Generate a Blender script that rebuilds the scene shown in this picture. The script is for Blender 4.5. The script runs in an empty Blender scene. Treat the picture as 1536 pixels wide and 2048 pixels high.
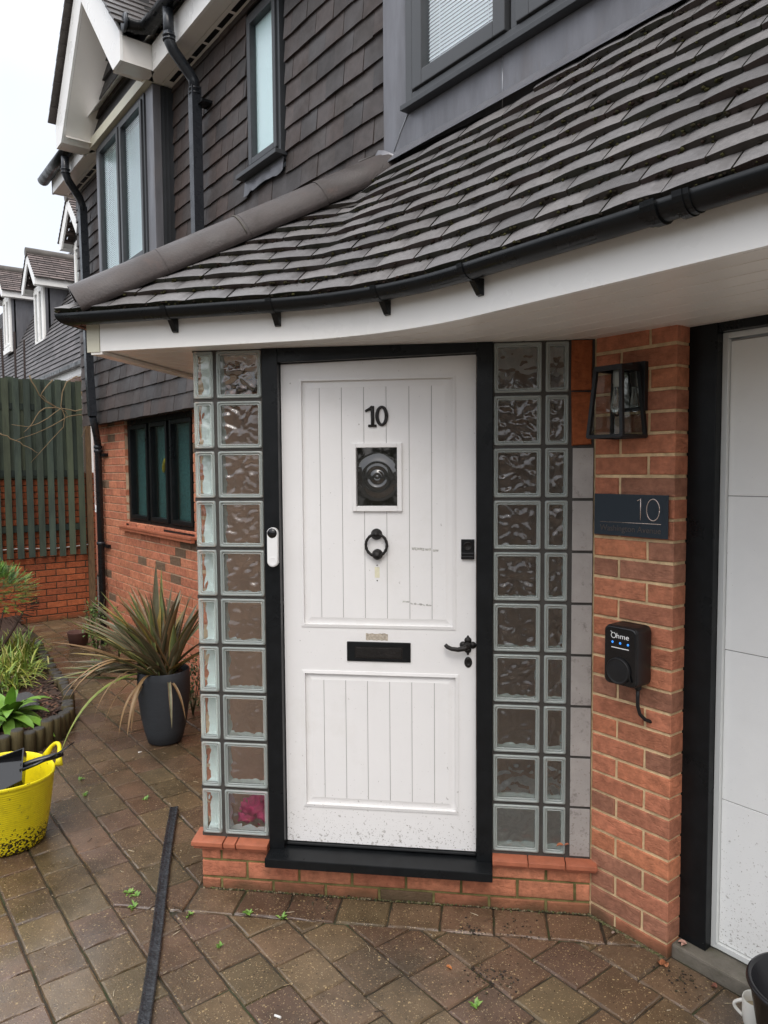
import bpy, bmesh, math, random
from mathutils import Vector, Matrix, noise
random.seed(7)
S = bpy.context.scene
COL = S.collection
V = Vector
# ------------------------------------------------------------------ camera
yaw, pitch, roll = math.radians(37.4), math.radians(3.4), math.radians(0.4)
F0 = V((-math.cos(yaw), math.sin(yaw), 0)); R0 = V((math.sin(yaw), math.cos(yaw), 0)); Z = V((0, 0, 1))
Fv = math.cos(pitch)*F0 - math.sin(pitch)*Z; U0 = math.sin(pitch)*F0 + math.cos(pitch)*Z
Rv = math.cos(roll)*R0 - math.sin(roll)*U0; Uv = math.sin(roll)*R0 + math.cos(roll)*U0
cd = bpy.data.cameras.new('camera'); cam = bpy.data.objects.new('camera', cd); COL.objects.link(cam)
m = Matrix((Rv, Uv, -Fv)).transposed().to_4x4(); m.translation = V((0, 0, 1.70)); cam.matrix_world = m
cd.sensor_fit = 'VERTICAL'; cd.sensor_height = 24; cd.lens = 1460/2048*24; cd.clip_end = 500; cd.clip_start = .02
S.camera = cam
# ------------------------------------------------------------------ overcast sky and soft sun
SUN_EL, SUN_AZ = math.radians(52), math.radians(-40)
W = bpy.data.worlds.new('World'); S.world = W; W.use_nodes = True
nt = W.node_tree; nt.nodes.clear(); N_ = nt.nodes.new; L_ = nt.links.new
sky = N_('ShaderNodeTexSky'); sky.sky_type = 'NISHITA'; sky.sun_disc = False
sky.sun_elevation = SUN_EL; sky.sun_rotation = math.radians(130); sky.dust_density = 4
bg1 = N_('ShaderNodeBackground'); bg1.inputs[1].default_value = .05; L_(sky.outputs[0], bg1.inputs[0])
tc = N_('ShaderNodeTexCoord'); sx = N_('ShaderNodeSeparateXYZ'); L_(tc.outputs['Generated'], sx.inputs[0])
cr = N_('ShaderNodeValToRGB'); L_(sx.outputs[2], cr.inputs[0])
cr.color_ramp.elements[0].position = 0; cr.color_ramp.elements[0].color = (.29, .295, .31, 1)
cr.color_ramp.elements[1].position = .95; cr.color_ramp.elements[1].color = (.84, .86, .89, 1)
e_ = cr.color_ramp.elements.new(.42); e_.color = (.35, .356, .368, 1)
cn = N_('ShaderNodeTexNoise'); cn.inputs['Scale'].default_value = 2.2; cn.inputs['Detail'].default_value = 4; L_(tc.outputs['Generated'], cn.inputs['Vector'])
cm = N_('ShaderNodeMapRange'); cm.inputs[1].default_value = .35; cm.inputs[2].default_value = .65; cm.inputs[3].default_value = .92; cm.inputs[4].default_value = 1.06; L_(cn.outputs[0], cm.inputs[0])
cx_ = N_('ShaderNodeMix'); cx_.data_type = 'RGBA'; cx_.blend_type = 'MULTIPLY'; cx_.inputs[0].default_value = 1; L_(cr.outputs[0], cx_.inputs[6]); L_(cm.outputs[0], cx_.inputs[7])
bg2 = N_('ShaderNodeBackground'); bg2.inputs[1].default_value = 2.0; L_(cx_.outputs[2], bg2.inputs[0])
ad = N_('ShaderNodeAddShader'); L_(bg1.outputs[0], ad.inputs[0]); L_(bg2.outputs[0], ad.inputs[1])
wo = N_('ShaderNodeOutputWorld'); L_(ad.outputs[0], wo.inputs[0])
sl = bpy.data.lights.new('sun', 'SUN'); sl.energy = .8; sl.angle = math.radians(30); sl.color = (1, .97, .93)
so = bpy.data.objects.new('sun', sl); COL.objects.link(so)
sd = V((math.cos(SUN_EL)*math.cos(SUN_AZ), math.cos(SUN_EL)*math.sin(SUN_AZ), math.sin(SUN_EL)))
so.rotation_euler = sd.to_track_quat('Z', 'Y').to_euler(); so.location = (0, 0, 12)
S.view_settings.view_transform = 'Standard'; S.view_settings.look = 'None'
S.view_settings.exposure = 0.38; S.view_settings.gamma = 1
S.cycles.max_bounces = 10; S.cycles.transmission_bounces = 8; S.cycles.transparent_max_bounces = 12
# ------------------------------------------------------------------ materials
def mat(name, color=(.5, .5, .5), rough=.5, attr=False, var=.0, vscale=8, var2=None, bump=0, bscale=60, bdist=.002,
        spec=.5, metal=0, trans=0, ior=1.45, rvar=0, rscale=6, stretch=None, stain=None, alpha=1, coat=0, detail=5):
    M = bpy.data.materials.new(name); M.use_nodes = True; t = M.node_tree; b = t.nodes['Principled BSDF']
    n = t.nodes.new; l = t.links.new
    c = n('ShaderNodeTexCoord'); mp = n('ShaderNodeMapping'); l(c.outputs['Object'], mp.inputs[0])
    if stretch: mp.inputs['Scale'].default_value = stretch
    src = None
    if attr:
        a = n('ShaderNodeAttribute'); a.attribute_name = 'Col'; src = a.outputs['Color']
    else:
        r = n('ShaderNodeRGB'); r.outputs[0].default_value = (*color, 1); src = r.outputs[0]
    if var:
        no = n('ShaderNodeTexNoise'); no.inputs['Scale'].default_value = vscale; no.inputs['Detail'].default_value = detail
        no.inputs['Roughness'].default_value = .65; l(mp.outputs[0], no.inputs['Vector'])
        mr = n('ShaderNodeMapRange'); mr.inputs[1].default_value = .3; mr.inputs[2].default_value = .7
        mr.inputs[3].default_value = 1-var; mr.inputs[4].default_value = 1+var; l(no.outputs[0], mr.inputs[0])
        mx = n('ShaderNodeMix'); mx.data_type = 'RGBA'; mx.blend_type = 'MULTIPLY'; mx.inputs[0].default_value = 1
        l(src, mx.inputs[6]); l(mr.outputs[0], mx.inputs[7]); src = mx.outputs[2]
    for st in (stain or []):   # (color, scale, lo, hi, amount)
        no = n('ShaderNodeTexNoise'); no.inputs['Scale'].default_value = st[1]; no.inputs['Detail'].default_value = 6
        no.inputs['Roughness'].default_value = .7; l(mp.outputs[0], no.inputs['Vector'])
        mr = n('ShaderNodeMapRange'); mr.inputs[1].default_value = st[2]; mr.inputs[2].default_value = st[3]
        mr.inputs[4].default_value = st[4]; l(no.outputs[0], mr.inputs[0])
        mx = n('ShaderNodeMix'); mx.data_type = 'RGBA'; l(mr.outputs[0], mx.inputs[0])
        l(src, mx.inputs[6]); mx.inputs[7].default_value = (*st[0], 1); src = mx.outputs[2]
    l(src, b.inputs['Base Color'])
    b.inputs['Roughness'].default_value = rough; b.inputs['Metallic'].default_value = metal
    b.inputs['Specular IOR Level'].default_value = spec; b.inputs['IOR'].default_value = ior
    b.inputs['Transmission Weight'].default_value = trans; b.inputs['Alpha'].default_value = alpha
    b.inputs['Coat Weight'].default_value = coat; b.inputs['Coat Roughness'].default_value = .05
    if rvar:
        no = n('ShaderNodeTexNoise'); no.inputs['Scale'].default_value = rscale; no.inputs['Detail'].default_value = 5
        l(mp.outputs[0], no.inputs['Vector']); mr = n('ShaderNodeMapRange'); mr.inputs[1].default_value = .35
        mr.inputs[2].default_value = .65; mr.inputs[3].default_value = rough-rvar; mr.inputs[4].default_value = rough+rvar
        l(no.outputs[0], mr.inputs[0]); l(mr.outputs[0], b.inputs['Roughness'])
    if bump:
        no = n('ShaderNodeTexNoise'); no.inputs['Scale'].default_value = bscale; no.inputs['Detail'].default_value = 6
        no.inputs['Roughness'].default_value = .6; l(mp.outputs[0], no.inputs['Vector'])
        bp = n('ShaderNodeBump'); bp.inputs['Strength'].default_value = bump; bp.inputs['Distance'].default_value = bdist
        l(no.outputs[0], bp.inputs['Height']); l(bp.outputs[0], b.inputs['Normal'])
    return M
def nodes(M): return M.node_tree, M.node_tree.nodes.new, M.node_tree.links.new, M.node_tree.nodes['Principled BSDF']

M_brick = mat('brick', attr=True, rough=.78, var=.28, vscale=28, bump=.9, bscale=45, bdist=.006, spec=.3,
              stain=[((.07, .06, .035), 3.1, .60, .8, .35), ((.16, .07, .04), 16, .55, .75, .4)])
t, n, l, b = nodes(M_brick)   # creased faces: stretched wave added to the bump
no2 = n('ShaderNodeTexNoise'); no2.inputs['Scale'].default_value = 9; no2.inputs['Detail'].default_value = 3; no2.inputs['Distortion'].default_value = 1.2
c = n('ShaderNodeTexCoord'); mp = n('ShaderNodeMapping'); mp.inputs['Scale'].default_value = (1, 1, 5); l(c.outputs['Object'], mp.inputs[0]); l(mp.outputs[0], no2.inputs['Vector'])
mth = n('ShaderNodeMath'); mth.operation = 'SUBTRACT'; mth.inputs[1].default_value = .5; l(no2.outputs[0], mth.inputs[0])
mab = n('ShaderNodeMath'); mab.operation = 'ABSOLUTE'; l(mth.outputs[0], mab.inputs[0])
mmx = n('ShaderNodeMath'); mmx.operation = 'MINIMUM'; mmx.inputs[1].default_value = .035; l(mab.outputs[0], mmx.inputs[0])
b2 = n('ShaderNodeBump'); b2.inputs['Strength'].default_value = .5; b2.inputs['Distance'].default_value = .09; l(mmx.outputs[0], b2.inputs['Height'])
old = [x for x in t.nodes if x.type == 'BUMP' and x != b2][0]; l(old.outputs[0], b2.inputs['Normal']); l(b2.outputs[0], b.inputs['Normal'])
src = b.inputs['Base Color'].links[0].from_socket
c = n('ShaderNodeTexCoord'); sp = n('ShaderNodeSeparateXYZ'); l(c.outputs['Object'], sp.inputs[0])
nz = n('ShaderNodeTexNoise'); nz.inputs['Scale'].default_value = 7; nz.inputs['Detail'].default_value = 6; l(c.outputs['Object'], nz.inputs['Vector'])
mr = n('ShaderNodeMapRange'); mr.inputs[1].default_value = -.08; mr.inputs[2].default_value = .04; mr.inputs[3].default_value = .45; mr.inputs[4].default_value = -.40; l(sp.outputs[2], mr.inputs[0])
adn = n('ShaderNodeMath'); adn.operation = 'ADD'; adn.use_clamp = True; l(nz.outputs[0], adn.inputs[0]); l(mr.outputs[0], adn.inputs[1])
ms = n('ShaderNodeMapRange'); ms.inputs[1].default_value = .35; ms.inputs[2].default_value = 1.0; ms.inputs[4].default_value = .8; l(adn.outputs[0], ms.inputs[0])
mx = n('ShaderNodeMix'); mx.data_type = 'RGBA'; l(ms.outputs[0], mx.inputs[0]); l(src, mx.inputs[6]); mx.inputs[7].default_value = (.060, .046, .022, 1); l(mx.outputs[2], b.inputs['Base Color'])
M_mortar = mat('mortar_sand', (.68, .51, .30), rough=.95, var=.3, vscale=20, bump=.8, bscale=200, bdist=.003, spec=.1)
M_mortarp = mat('mortar_pale', (.55, .40, .27), rough=.95, var=.25, vscale=20, bump=.6, bscale=200, spec=.1)
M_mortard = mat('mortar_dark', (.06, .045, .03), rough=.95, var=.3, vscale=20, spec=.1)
M_mortarw = mat('mortar_mossy', (.17, .15, .06), rough=.9, var=.5, vscale=14, bump=.8, bscale=150, bdist=.003, spec=.2)
M_tile = mat('clay_tile', attr=True, rough=.55, var=.22, vscale=30, bump=.5, bscale=160, bdist=.002, spec=.45, rvar=.12)
M_rooftile = mat('roof_tile', attr=True, rough=.42, var=.2, vscale=60, bump=.7, bscale=350, bdist=.002, spec=.6, rvar=.1,
                 stain=[((.06, .055, .045), 7, .58, .78, .6), ((.03, .028, .02), 45, .68, .74, .6)])
M_hip = mat('hip_tile', (.062, .050, .046), rough=.5, var=.25, vscale=12, bump=.7, bscale=120, bdist=.003, spec=.5, rvar=.15,
            stain=[((.03, .025, .018), 9, .55, .75, .7), ((.12, .06, .04), 6, .62, .72, .3)])
M_moss = mat('moss', attr=True, rough=.95, var=.4, vscale=60, bump=1, bscale=300, bdist=.004, spec=.1)
M_white = mat('white_plastic', (.90, .89, .86), rough=.32, spec=.45, var=.03, vscale=3, rvar=.08,
              stain=[((.45, .42, .35), 120, .70, .74, .4)])
M_soffit = mat('white_soffit', (.82, .79, .745), rough=.28, spec=.5, var=.03, vscale=3)
M_cream = mat('cream_timber', (.62, .60, .48), rough=.4, var=.05, vscale=5)
M_gutter = mat('black_plastic', (.006, .007, .008), rough=.30, spec=.33, rvar=.12, rscale=12, bump=.15, bscale=80)
M_pipe = mat('black_pipe', (.022, .025, .030), rough=.3, spec=.5, rvar=.1, rscale=15)
M_lead = mat('lead_sheet', (.165, .165, .178), rough=.42, var=.16, vscale=4, metal=.35, spec=.4, rvar=.12, rscale=5,
             bump=.3, bscale=9, bdist=.008, stretch=(3, 3, .6), stain=[((.30, .31, .33), 6, .6, .8, .35), ((.16, .12, .09), 2.5, .55, .75, .35)])
M_grey = mat('grey_window_plastic', (.045, .048, .052), rough=.38, spec=.45, var=.1, vscale=30, bump=.2, bscale=300,
             stain=[((.14, .145, .15), 260, .66, .7, .5)])
M_darkcheek = mat('dark_lead_cheek', (.035, .038, .042), rough=.6, metal=.2, var=.3, vscale=6, bump=.3, bscale=20, stretch=(1, 1, .3))
M_board = mat('stained_board', (.028, .026, .025), rough=.55, var=.35, vscale=12, bump=.6, bscale=60, stretch=(.4, 1, 3))
M_black = mat('black_paint', (.007, .008, .009), rough=.34, spec=.28, var=.3, vscale=20, bump=.12, bscale=20,
              stain=[((.30, .30, .29), 70, .735, .75, .6)], rvar=.08)
M_doorw = mat('white_door_paint', (.80, .79, .78), rough=.36, spec=.4, var=.025, vscale=2.5, bump=.12, bscale=25, bdist=.002, rvar=.08,
              stain=[((.30, .27, .22), 260, .735, .75, .6), ((.62, .60, .54), 3, .55, .8, .35)])
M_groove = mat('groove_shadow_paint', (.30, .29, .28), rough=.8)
M_dirt = mat('dirty_paint_scar', (.42, .37, .30), rough=.9, var=.4, vscale=90)
M_scar = mat('pale_paint_scar', (.50, .49, .46), rough=.9, var=.45, vscale=140)
M_label = mat('old_sticker', (.70, .67, .50), rough=.7, var=.1, vscale=60)
M_iron = mat('black_iron', (.016, .014, .013), rough=.42, spec=.5, metal=.3, bump=.9, bscale=130, bdist=.003, var=.4, vscale=40)
M_garage = mat('garage_white', (.82, .83, .82), rough=.42, spec=.4, bump=.4, bscale=180, bdist=.001, var=.02,
               stain=[((.25, .24, .22), 130, .74, .76, .6)])
M_garframe = mat('garage_frame', (.70, .72, .71), rough=.25, spec=.5, metal=.1)
M_slip = mat('grey_slip_tile', (.34, .315, .295), rough=.6, var=.12, vscale=8, bump=.3, bscale=120,
             stain=[((.13, .11, .10), 26, .57, .68, .6), ((.20, .15, .12), 60, .62, .7, .5)])
M_sill = mat('quarry_sill', (.38, .125, .068), rough=.4, var=.2, vscale=14, spec=.5, bump=.3, bscale=120, rvar=.12,
             stain=[((.12, .10, .05), 8, .6, .8, .5)])
M_grout = mat('dark_grout', (.055, .05, .045), rough=.8, var=.2, vscale=20)
M_conc = mat('concrete', (.15, .135, .11), rough=.6, var=.3, vscale=9, bump=.8, bscale=120, bdist=.004,
             stain=[((.06, .06, .03), 5, .5, .7, .7)])
M_glassb = mat('glass_block_rim', (.74, .82, .78), rough=.06, trans=.65, ior=1.4, spec=.6, bump=.25, bscale=40, bdist=.003)
M_blockin = mat('glass_block_inside', (.80, .86, .84), rough=.25, spec=.6, bump=.5, bscale=25, bdist=.006)
M_wavy = bpy.data.materials.new('wavy_glass'); M_wavy.use_nodes = True ; t = M_wavy.node_tree; t.nodes.clear(); n = t.nodes.new; l = t.links.new
rf = n('ShaderNodeBsdfRefraction'); rf.inputs['Color'].default_value = (.93, .97, .95, 1); rf.inputs['IOR'].default_value = 1.34; rf.inputs['Roughness'].default_value = .02
gl = n('ShaderNodeBsdfGlossy'); gl.inputs['Roughness'].default_value = .03
lw = n('ShaderNodeLayerWeight'); lw.inputs[0].default_value = .25; mr = n('ShaderNodeMapRange'); mr.inputs[3].default_value = .07; mr.inputs[4].default_value = .8; l(lw.outputs['Facing'], mr.inputs[0])
mx = n('ShaderNodeMixShader'); l(mr.outputs[0], mx.inputs[0]); l(rf.outputs[0], mx.inputs[1]); l(gl.outputs[0], mx.inputs[2]); o = n('ShaderNodeOutputMaterial'); l(mx.outputs[0], o.inputs[0])
M_glass = mat('clear_glass', (.9, .95, .93), rough=.0, trans=1, ior=1.45)
def panemat(name, tint, refl=.5, rough=.02, bump=0, bscale=200, alpha=.5):
    M = bpy.data.materials.new(name); M.use_nodes = True; t = M.node_tree; t.nodes.clear(); n = t.nodes.new; l = t.links.new
    g = n('ShaderNodeBsdfGlossy'); g.inputs['Roughness'].default_value = rough
    tr = n('ShaderNodeBsdfTransparent'); tr.inputs[0].default_value = (*tint, 1)
    fr = n('ShaderNodeFresnel'); fr.inputs[0].default_value = 1.5
    mr = n('ShaderNodeMapRange'); mr.inputs[3].default_value = refl*.25; mr.inputs[4].default_value = 1; l(fr.outputs[0], mr.inputs[0])
    ge = n('ShaderNodeNewGeometry'); iv = n('ShaderNodeMath'); iv.operation = 'SUBTRACT'; iv.inputs[0].default_value = 1; l(ge.outputs['Backfacing'], iv.inputs[1])
    mm = n('ShaderNodeMath'); mm.operation = 'MULTIPLY'; l(mr.outputs[0], mm.inputs[0]); l(iv.outputs[0], mm.inputs[1])
    mx = n('ShaderNodeMixShader'); l(mm.outputs[0], mx.inputs[0]); l(tr.outputs[0], mx.inputs[1]); l(g.outputs[0], mx.inputs[2])
    if bump:
        c = n('ShaderNodeTexCoord'); no = n('ShaderNodeTexNoise'); no.inputs['Scale'].default_value = bscale; l(c.outputs['Object'], no.inputs['Vector'])
        bp = n('ShaderNodeBump'); bp.inputs['Strength'].default_value = bump; bp.inputs['Distance'].default_value = .002; l(no.outputs[0], bp.inputs['Height']); l(bp.outputs[0], g.inputs['Normal']); l(bp.outputs[0], fr.inputs['Normal'])
    o = n('ShaderNodeOutputMaterial'); l(mx.outputs[0], o.inputs[0]); return M
M_pane = panemat('window_glass', (.95, .98, .99), .7)
M_paneobs = panemat('obscure_glass', (.90, .98, .98), .8, .1, .6, 90)
M_panelow = panemat('patterned_low_glass', (.9, .96, .96), .35, .06, .4, 120)
M_lanternglass = panemat('lantern_glass', (.9, .92, .9), 1.3, .02)
M_blind = mat('white_blind', (.95, .96, .97), rough=.6)
M_curtain = mat('teal_patterned_film', (.030, .085, .085), rough=.4, var=.7, vscale=60, detail=2,
                stain=[((.22, .38, .36), 130, .52, .60, .75)])
M_yellow2 = mat('yellow_ornament', (.45, .30, .02), rough=.5)
M_inner = mat('hall_plaster', (.42, .30, .23), rough=.8, var=.15, vscale=4)
M_hallfloor = mat('hall_floor', (.66, .63, .59), rough=.5, var=.2, vscale=8)
M_frost_ = None
M_frost = panemat('side_glass', (.95, .98, .98), .3)
M_pink = mat('pink_cloth', (.62, .04, .16), rough=.7, var=.3, vscale=30)
M_anth = mat('anthracite_acrylic', (.030, .040, .052), rough=.22, spec=.5)
M_silver = mat('silver_inlay', (.65, .55, .50), rough=.25, metal=.9)
M_dlett = mat('dark_inlay', (.20, .17, .16), rough=.28, metal=.9)
M_blackgloss = mat('black_gloss_plastic', (.006, .006, .007), rough=.12, spec=.6)
M_blackmatt = mat('black_satin_plastic', (.012, .012, .013), rough=.42, spec=.45, bump=.2, bscale=300)
def emis(name, c, s):
    M = mat(name, c, .4); b = M.node_tree.nodes['Principled BSDF']; b.inputs['Emission Color'].default_value = (*c, 1); b.inputs['Emission Strength'].default_value = s; return M
M_led = emis('blue_led', (.03, .22, .75), .9)
M_print = mat('white_print', (.85, .85, .85), rough=.5)
M_bellw = mat('bell_white', (.80, .80, .79), rough=.35)
M_bronze = mat('lamp_cap', (.5, .5, .48), rough=.3, metal=.8)
M_tub = mat('yellow_rubber', (.86, .73, .015), rough=.42, spec=.45, var=.1, vscale=8, bump=.15, bscale=40,
            stain=[((.10, .08, .03), 34, .63, .67, .8), ((.35, .28, .02), 9, .55, .75, .5)])
t, n, l, b = nodes(M_tub)      # mud splashes gather near the foot
c = n('ShaderNodeTexCoord'); sp = n('ShaderNodeSeparateXYZ'); l(c.outputs['Object'], sp.inputs[0])
nz = n('ShaderNodeTexNoise'); nz.inputs['Scale'].default_value = 85; nz.inputs['Detail'].default_value = 8; l(c.outputs['Object'], nz.inputs['Vector'])
mr = n('ShaderNodeMapRange'); mr.inputs[1].default_value = .0; mr.inputs[2].default_value = .16; mr.inputs[3].default_value = .20; mr.inputs[4].default_value = -.12; l(sp.outputs[2], mr.inputs[0])
adn = n('ShaderNodeMath'); adn.operation = 'ADD'; l(nz.outputs[0], adn.inputs[0]); l(mr.outputs[0], adn.inputs[1])
gt = n('ShaderNodeMath'); gt.operation = 'GREATER_THAN'; gt.inputs[1].default_value = .70; l(adn.outputs[0], gt.inputs[0])
mx = n('ShaderNodeMix'); mx.data_type = 'RGBA'; src = b.inputs['Base Color'].links[0].from_socket
l(gt.outputs[0], mx.inputs[0]); l(src, mx.inputs[6]); mx.inputs[7].default_value = (.03, .022, .01, 1); l(mx.outputs[2], b.inputs['Base Color'])
M_pot = mat('slate_pot', (.038, .044, .052), rough=.62, var=.12, vscale=12, bump=.9, bscale=120, bdist=.004, stretch=(1, 1, 5))
M_soil = mat('bark_mulch', attr=True, rough=.85, var=.5, vscale=40, bump=1, bscale=120, bdist=.006)
M_strip = mat('wet_black_strip', (.022, .024, .028), rough=.24, spec=.7, var=.5, vscale=30, bump=.9, bscale=90, bdist=.006, rvar=.12, rscale=40)
M_log = mat('log_stake', attr=True, rough=.75, var=.4, vscale=25, bump=.9, bscale=60, stretch=(3, 3, .5))
M_leaf = mat('leaf', attr=True, rough=.42, spec=.5, var=.2, vscale=25)
M_twig = mat('dry_twig', attr=True, rough=.8, var=.2, vscale=30)
M_fence = mat('green_fence_paint', attr=True, rough=.7, var=.35, vscale=6, bump=.6, bscale=50, stretch=(3, 3, .5),
              stain=[((.06, .075, .03), 3, .5, .75, .5)])
M_slate = mat('neighbour_tile', attr=True, rough=.6, var=.25, vscale=5, spec=.4)
M_mug = mat('white_china', (.78, .76, .70), rough=.15, spec=.6, stain=[((.30, .24, .16), 40, .66, .72, .6)])
M_bucket = mat('black_bucket_plastic', (.012, .012, .014), rough=.25, spec=.5)
M_bag = mat('clear_plastic_bag', (.85, .88, .9), rough=.15, spec=.7, trans=.4, ior=1.2, bump=1, bscale=30, bdist=.02)
# paving: wet concrete blocks with pale aggregate
M_pave = mat('wet_paver', attr=True, rough=.25, var=.28, vscale=6, spec=.62, bump=.7, bscale=160, bdist=.003, rvar=.15, rscale=2.3,
             stain=[((.062, .048, .024), 2.2, .48, .70, .55), ((.03, .022, .015), 25, .66, .72, .5), ((.035, .024, .014), 1.1, .52, .66, .55)])
t, n, l, b = nodes(M_pave)
c = n('ShaderNodeTexCoord'); src = b.inputs['Base Color'].links[0].from_socket
dn = n('ShaderNodeTexNoise'); dn.inputs['Scale'].default_value = 55; l(c.outputs['Object'], dn.inputs['Vector'])
va = n('ShaderNodeVectorMath'); va.operation = 'SCALE'; va.inputs['Scale'].default_value = .014; l(dn.outputs['Color'], va.inputs[0])
vb = n('ShaderNodeVectorMath'); vb.operation = 'ADD'; l(c.outputs['Object'], vb.inputs[0]); l(va.outputs[0], vb.inputs[1])
for sc__, th, pr, colr, am in ((88, .28, .76, (.40, .29, .15), .8), (150, .32, .64, (.30, .20, .11), .7), (230, .34, .80, (.50, .40, .24), .6), (120, .33, .80, (.015, .012, .01), .6)):
    vo = n('ShaderNodeTexVoronoi'); vo.inputs['Scale'].default_value = sc__; l(vb.outputs[0], vo.inputs['Vector'])
    sc = n('ShaderNodeSeparateColor'); l(vo.outputs['Color'], sc.inputs[0])
    thm = n('ShaderNodeMath'); thm.operation = 'MULTIPLY'; thm.inputs[1].default_value = th*1.3; l(sc.outputs[1], thm.inputs[0])
    lt = n('ShaderNodeMath'); lt.operation = 'LESS_THAN'; l(vo.outputs['Distance'], lt.inputs[0]); l(thm.outputs[0], lt.inputs[1])
    g2 = n('ShaderNodeMath'); g2.operation = 'GREATER_THAN'; g2.inputs[1].default_value = pr; l(sc.outputs[0], g2.inputs[0])
    mu = n('ShaderNodeMath'); mu.operation = 'MULTIPLY'; l(lt.outputs[0], mu.inputs[0]); l(g2.outputs[0], mu.inputs[1])
    mu2 = n('ShaderNodeMath'); mu2.operation = 'MULTIPLY'; mu2.inputs[1].default_value = am; l(mu.outputs[0], mu2.inputs[0])
    mx = n('ShaderNodeMix'); mx.data_type = 'RGBA'; l(mu2.outputs[0], mx.inputs[0]); l(src, mx.inputs[6]); mx.inputs[7].default_value = (*colr, 1); src = mx.outputs[2]
l(src, b.inputs['Base Color'])
b.inputs['Coat Roughness'].default_value = .16
wn = n('ShaderNodeTexNoise'); wn.inputs['Scale'].default_value = 1.7; wn.inputs['Detail'].default_value = 5; l(c.outputs['Object'], wn.inputs['Vector'])
wm = n('ShaderNodeMapRange'); wm.inputs[1].default_value = .47; wm.inputs[2].default_value = .62; wm.inputs[4].default_value = .75; l(wn.outputs[0], wm.inputs[0]); l(wm.outputs[0], b.inputs['Coat Weight'])
M_joint = mat('paver_joint', (.040, .030, .019), rough=.6, var=.5, vscale=30, bump=1, bscale=200, bdist=.004,
              stain=[((.035, .055, .012), 5, .48, .66, .85)])
M_ground = mat('road_ground', (.08, .075, .065), rough=.6, var=.3, vscale=3)
M_water = mat('puddle_water', (.02, .02, .02), rough=.02, spec=.6)
def splash(M, z0, z1, col=(.16, .13, .10), sc=150, lo=.70, amt=.75):   # mud and rain splashes thrown up from the paving
    t, n, l, b = nodes(M); src = b.inputs['Base Color'].links[0].from_socket
    c = n('ShaderNodeTexCoord'); sp = n('ShaderNodeSeparateXYZ'); l(c.outputs['Object'], sp.inputs[0])
    mr = n('ShaderNodeMapRange'); mr.inputs[1].default_value = z0; mr.inputs[2].default_value = z1; mr.inputs[3].default_value = .10; mr.inputs[4].default_value = -.03; l(sp.outputs[2], mr.inputs[0])
    for s_, k in ((sc, 1), (sc*.35, .6)):
        nz = n('ShaderNodeTexNoise'); nz.inputs['Scale'].default_value = s_; nz.inputs['Detail'].default_value = 3; l(c.outputs['Object'], nz.inputs['Vector'])
        ad = n('ShaderNodeMath'); ad.operation = 'ADD'; l(nz.outputs[0], ad.inputs[0]); l(mr.outputs[0], ad.inputs[1])
        ms = n('ShaderNodeMapRange'); ms.inputs[1].default_value = lo; ms.inputs[2].default_value = lo+.05; ms.inputs[4].default_value = amt*k; l(ad.outputs[0], ms.inputs[0])
        mx = n('ShaderNodeMix'); mx.data_type = 'RGBA'; l(ms.outputs[0], mx.inputs[0]); l(src, mx.inputs[6]); mx.inputs[7].default_value = (*col, 1); src = mx.outputs[2]
    l(src, b.inputs['Base Color'])
splash(M_doorw, .12, .42); splash(M_garage, .0, .75, lo=.71); splash(M_slip, .1, 1.0, (.16, .13, .11), 90, .68, .5)
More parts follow.
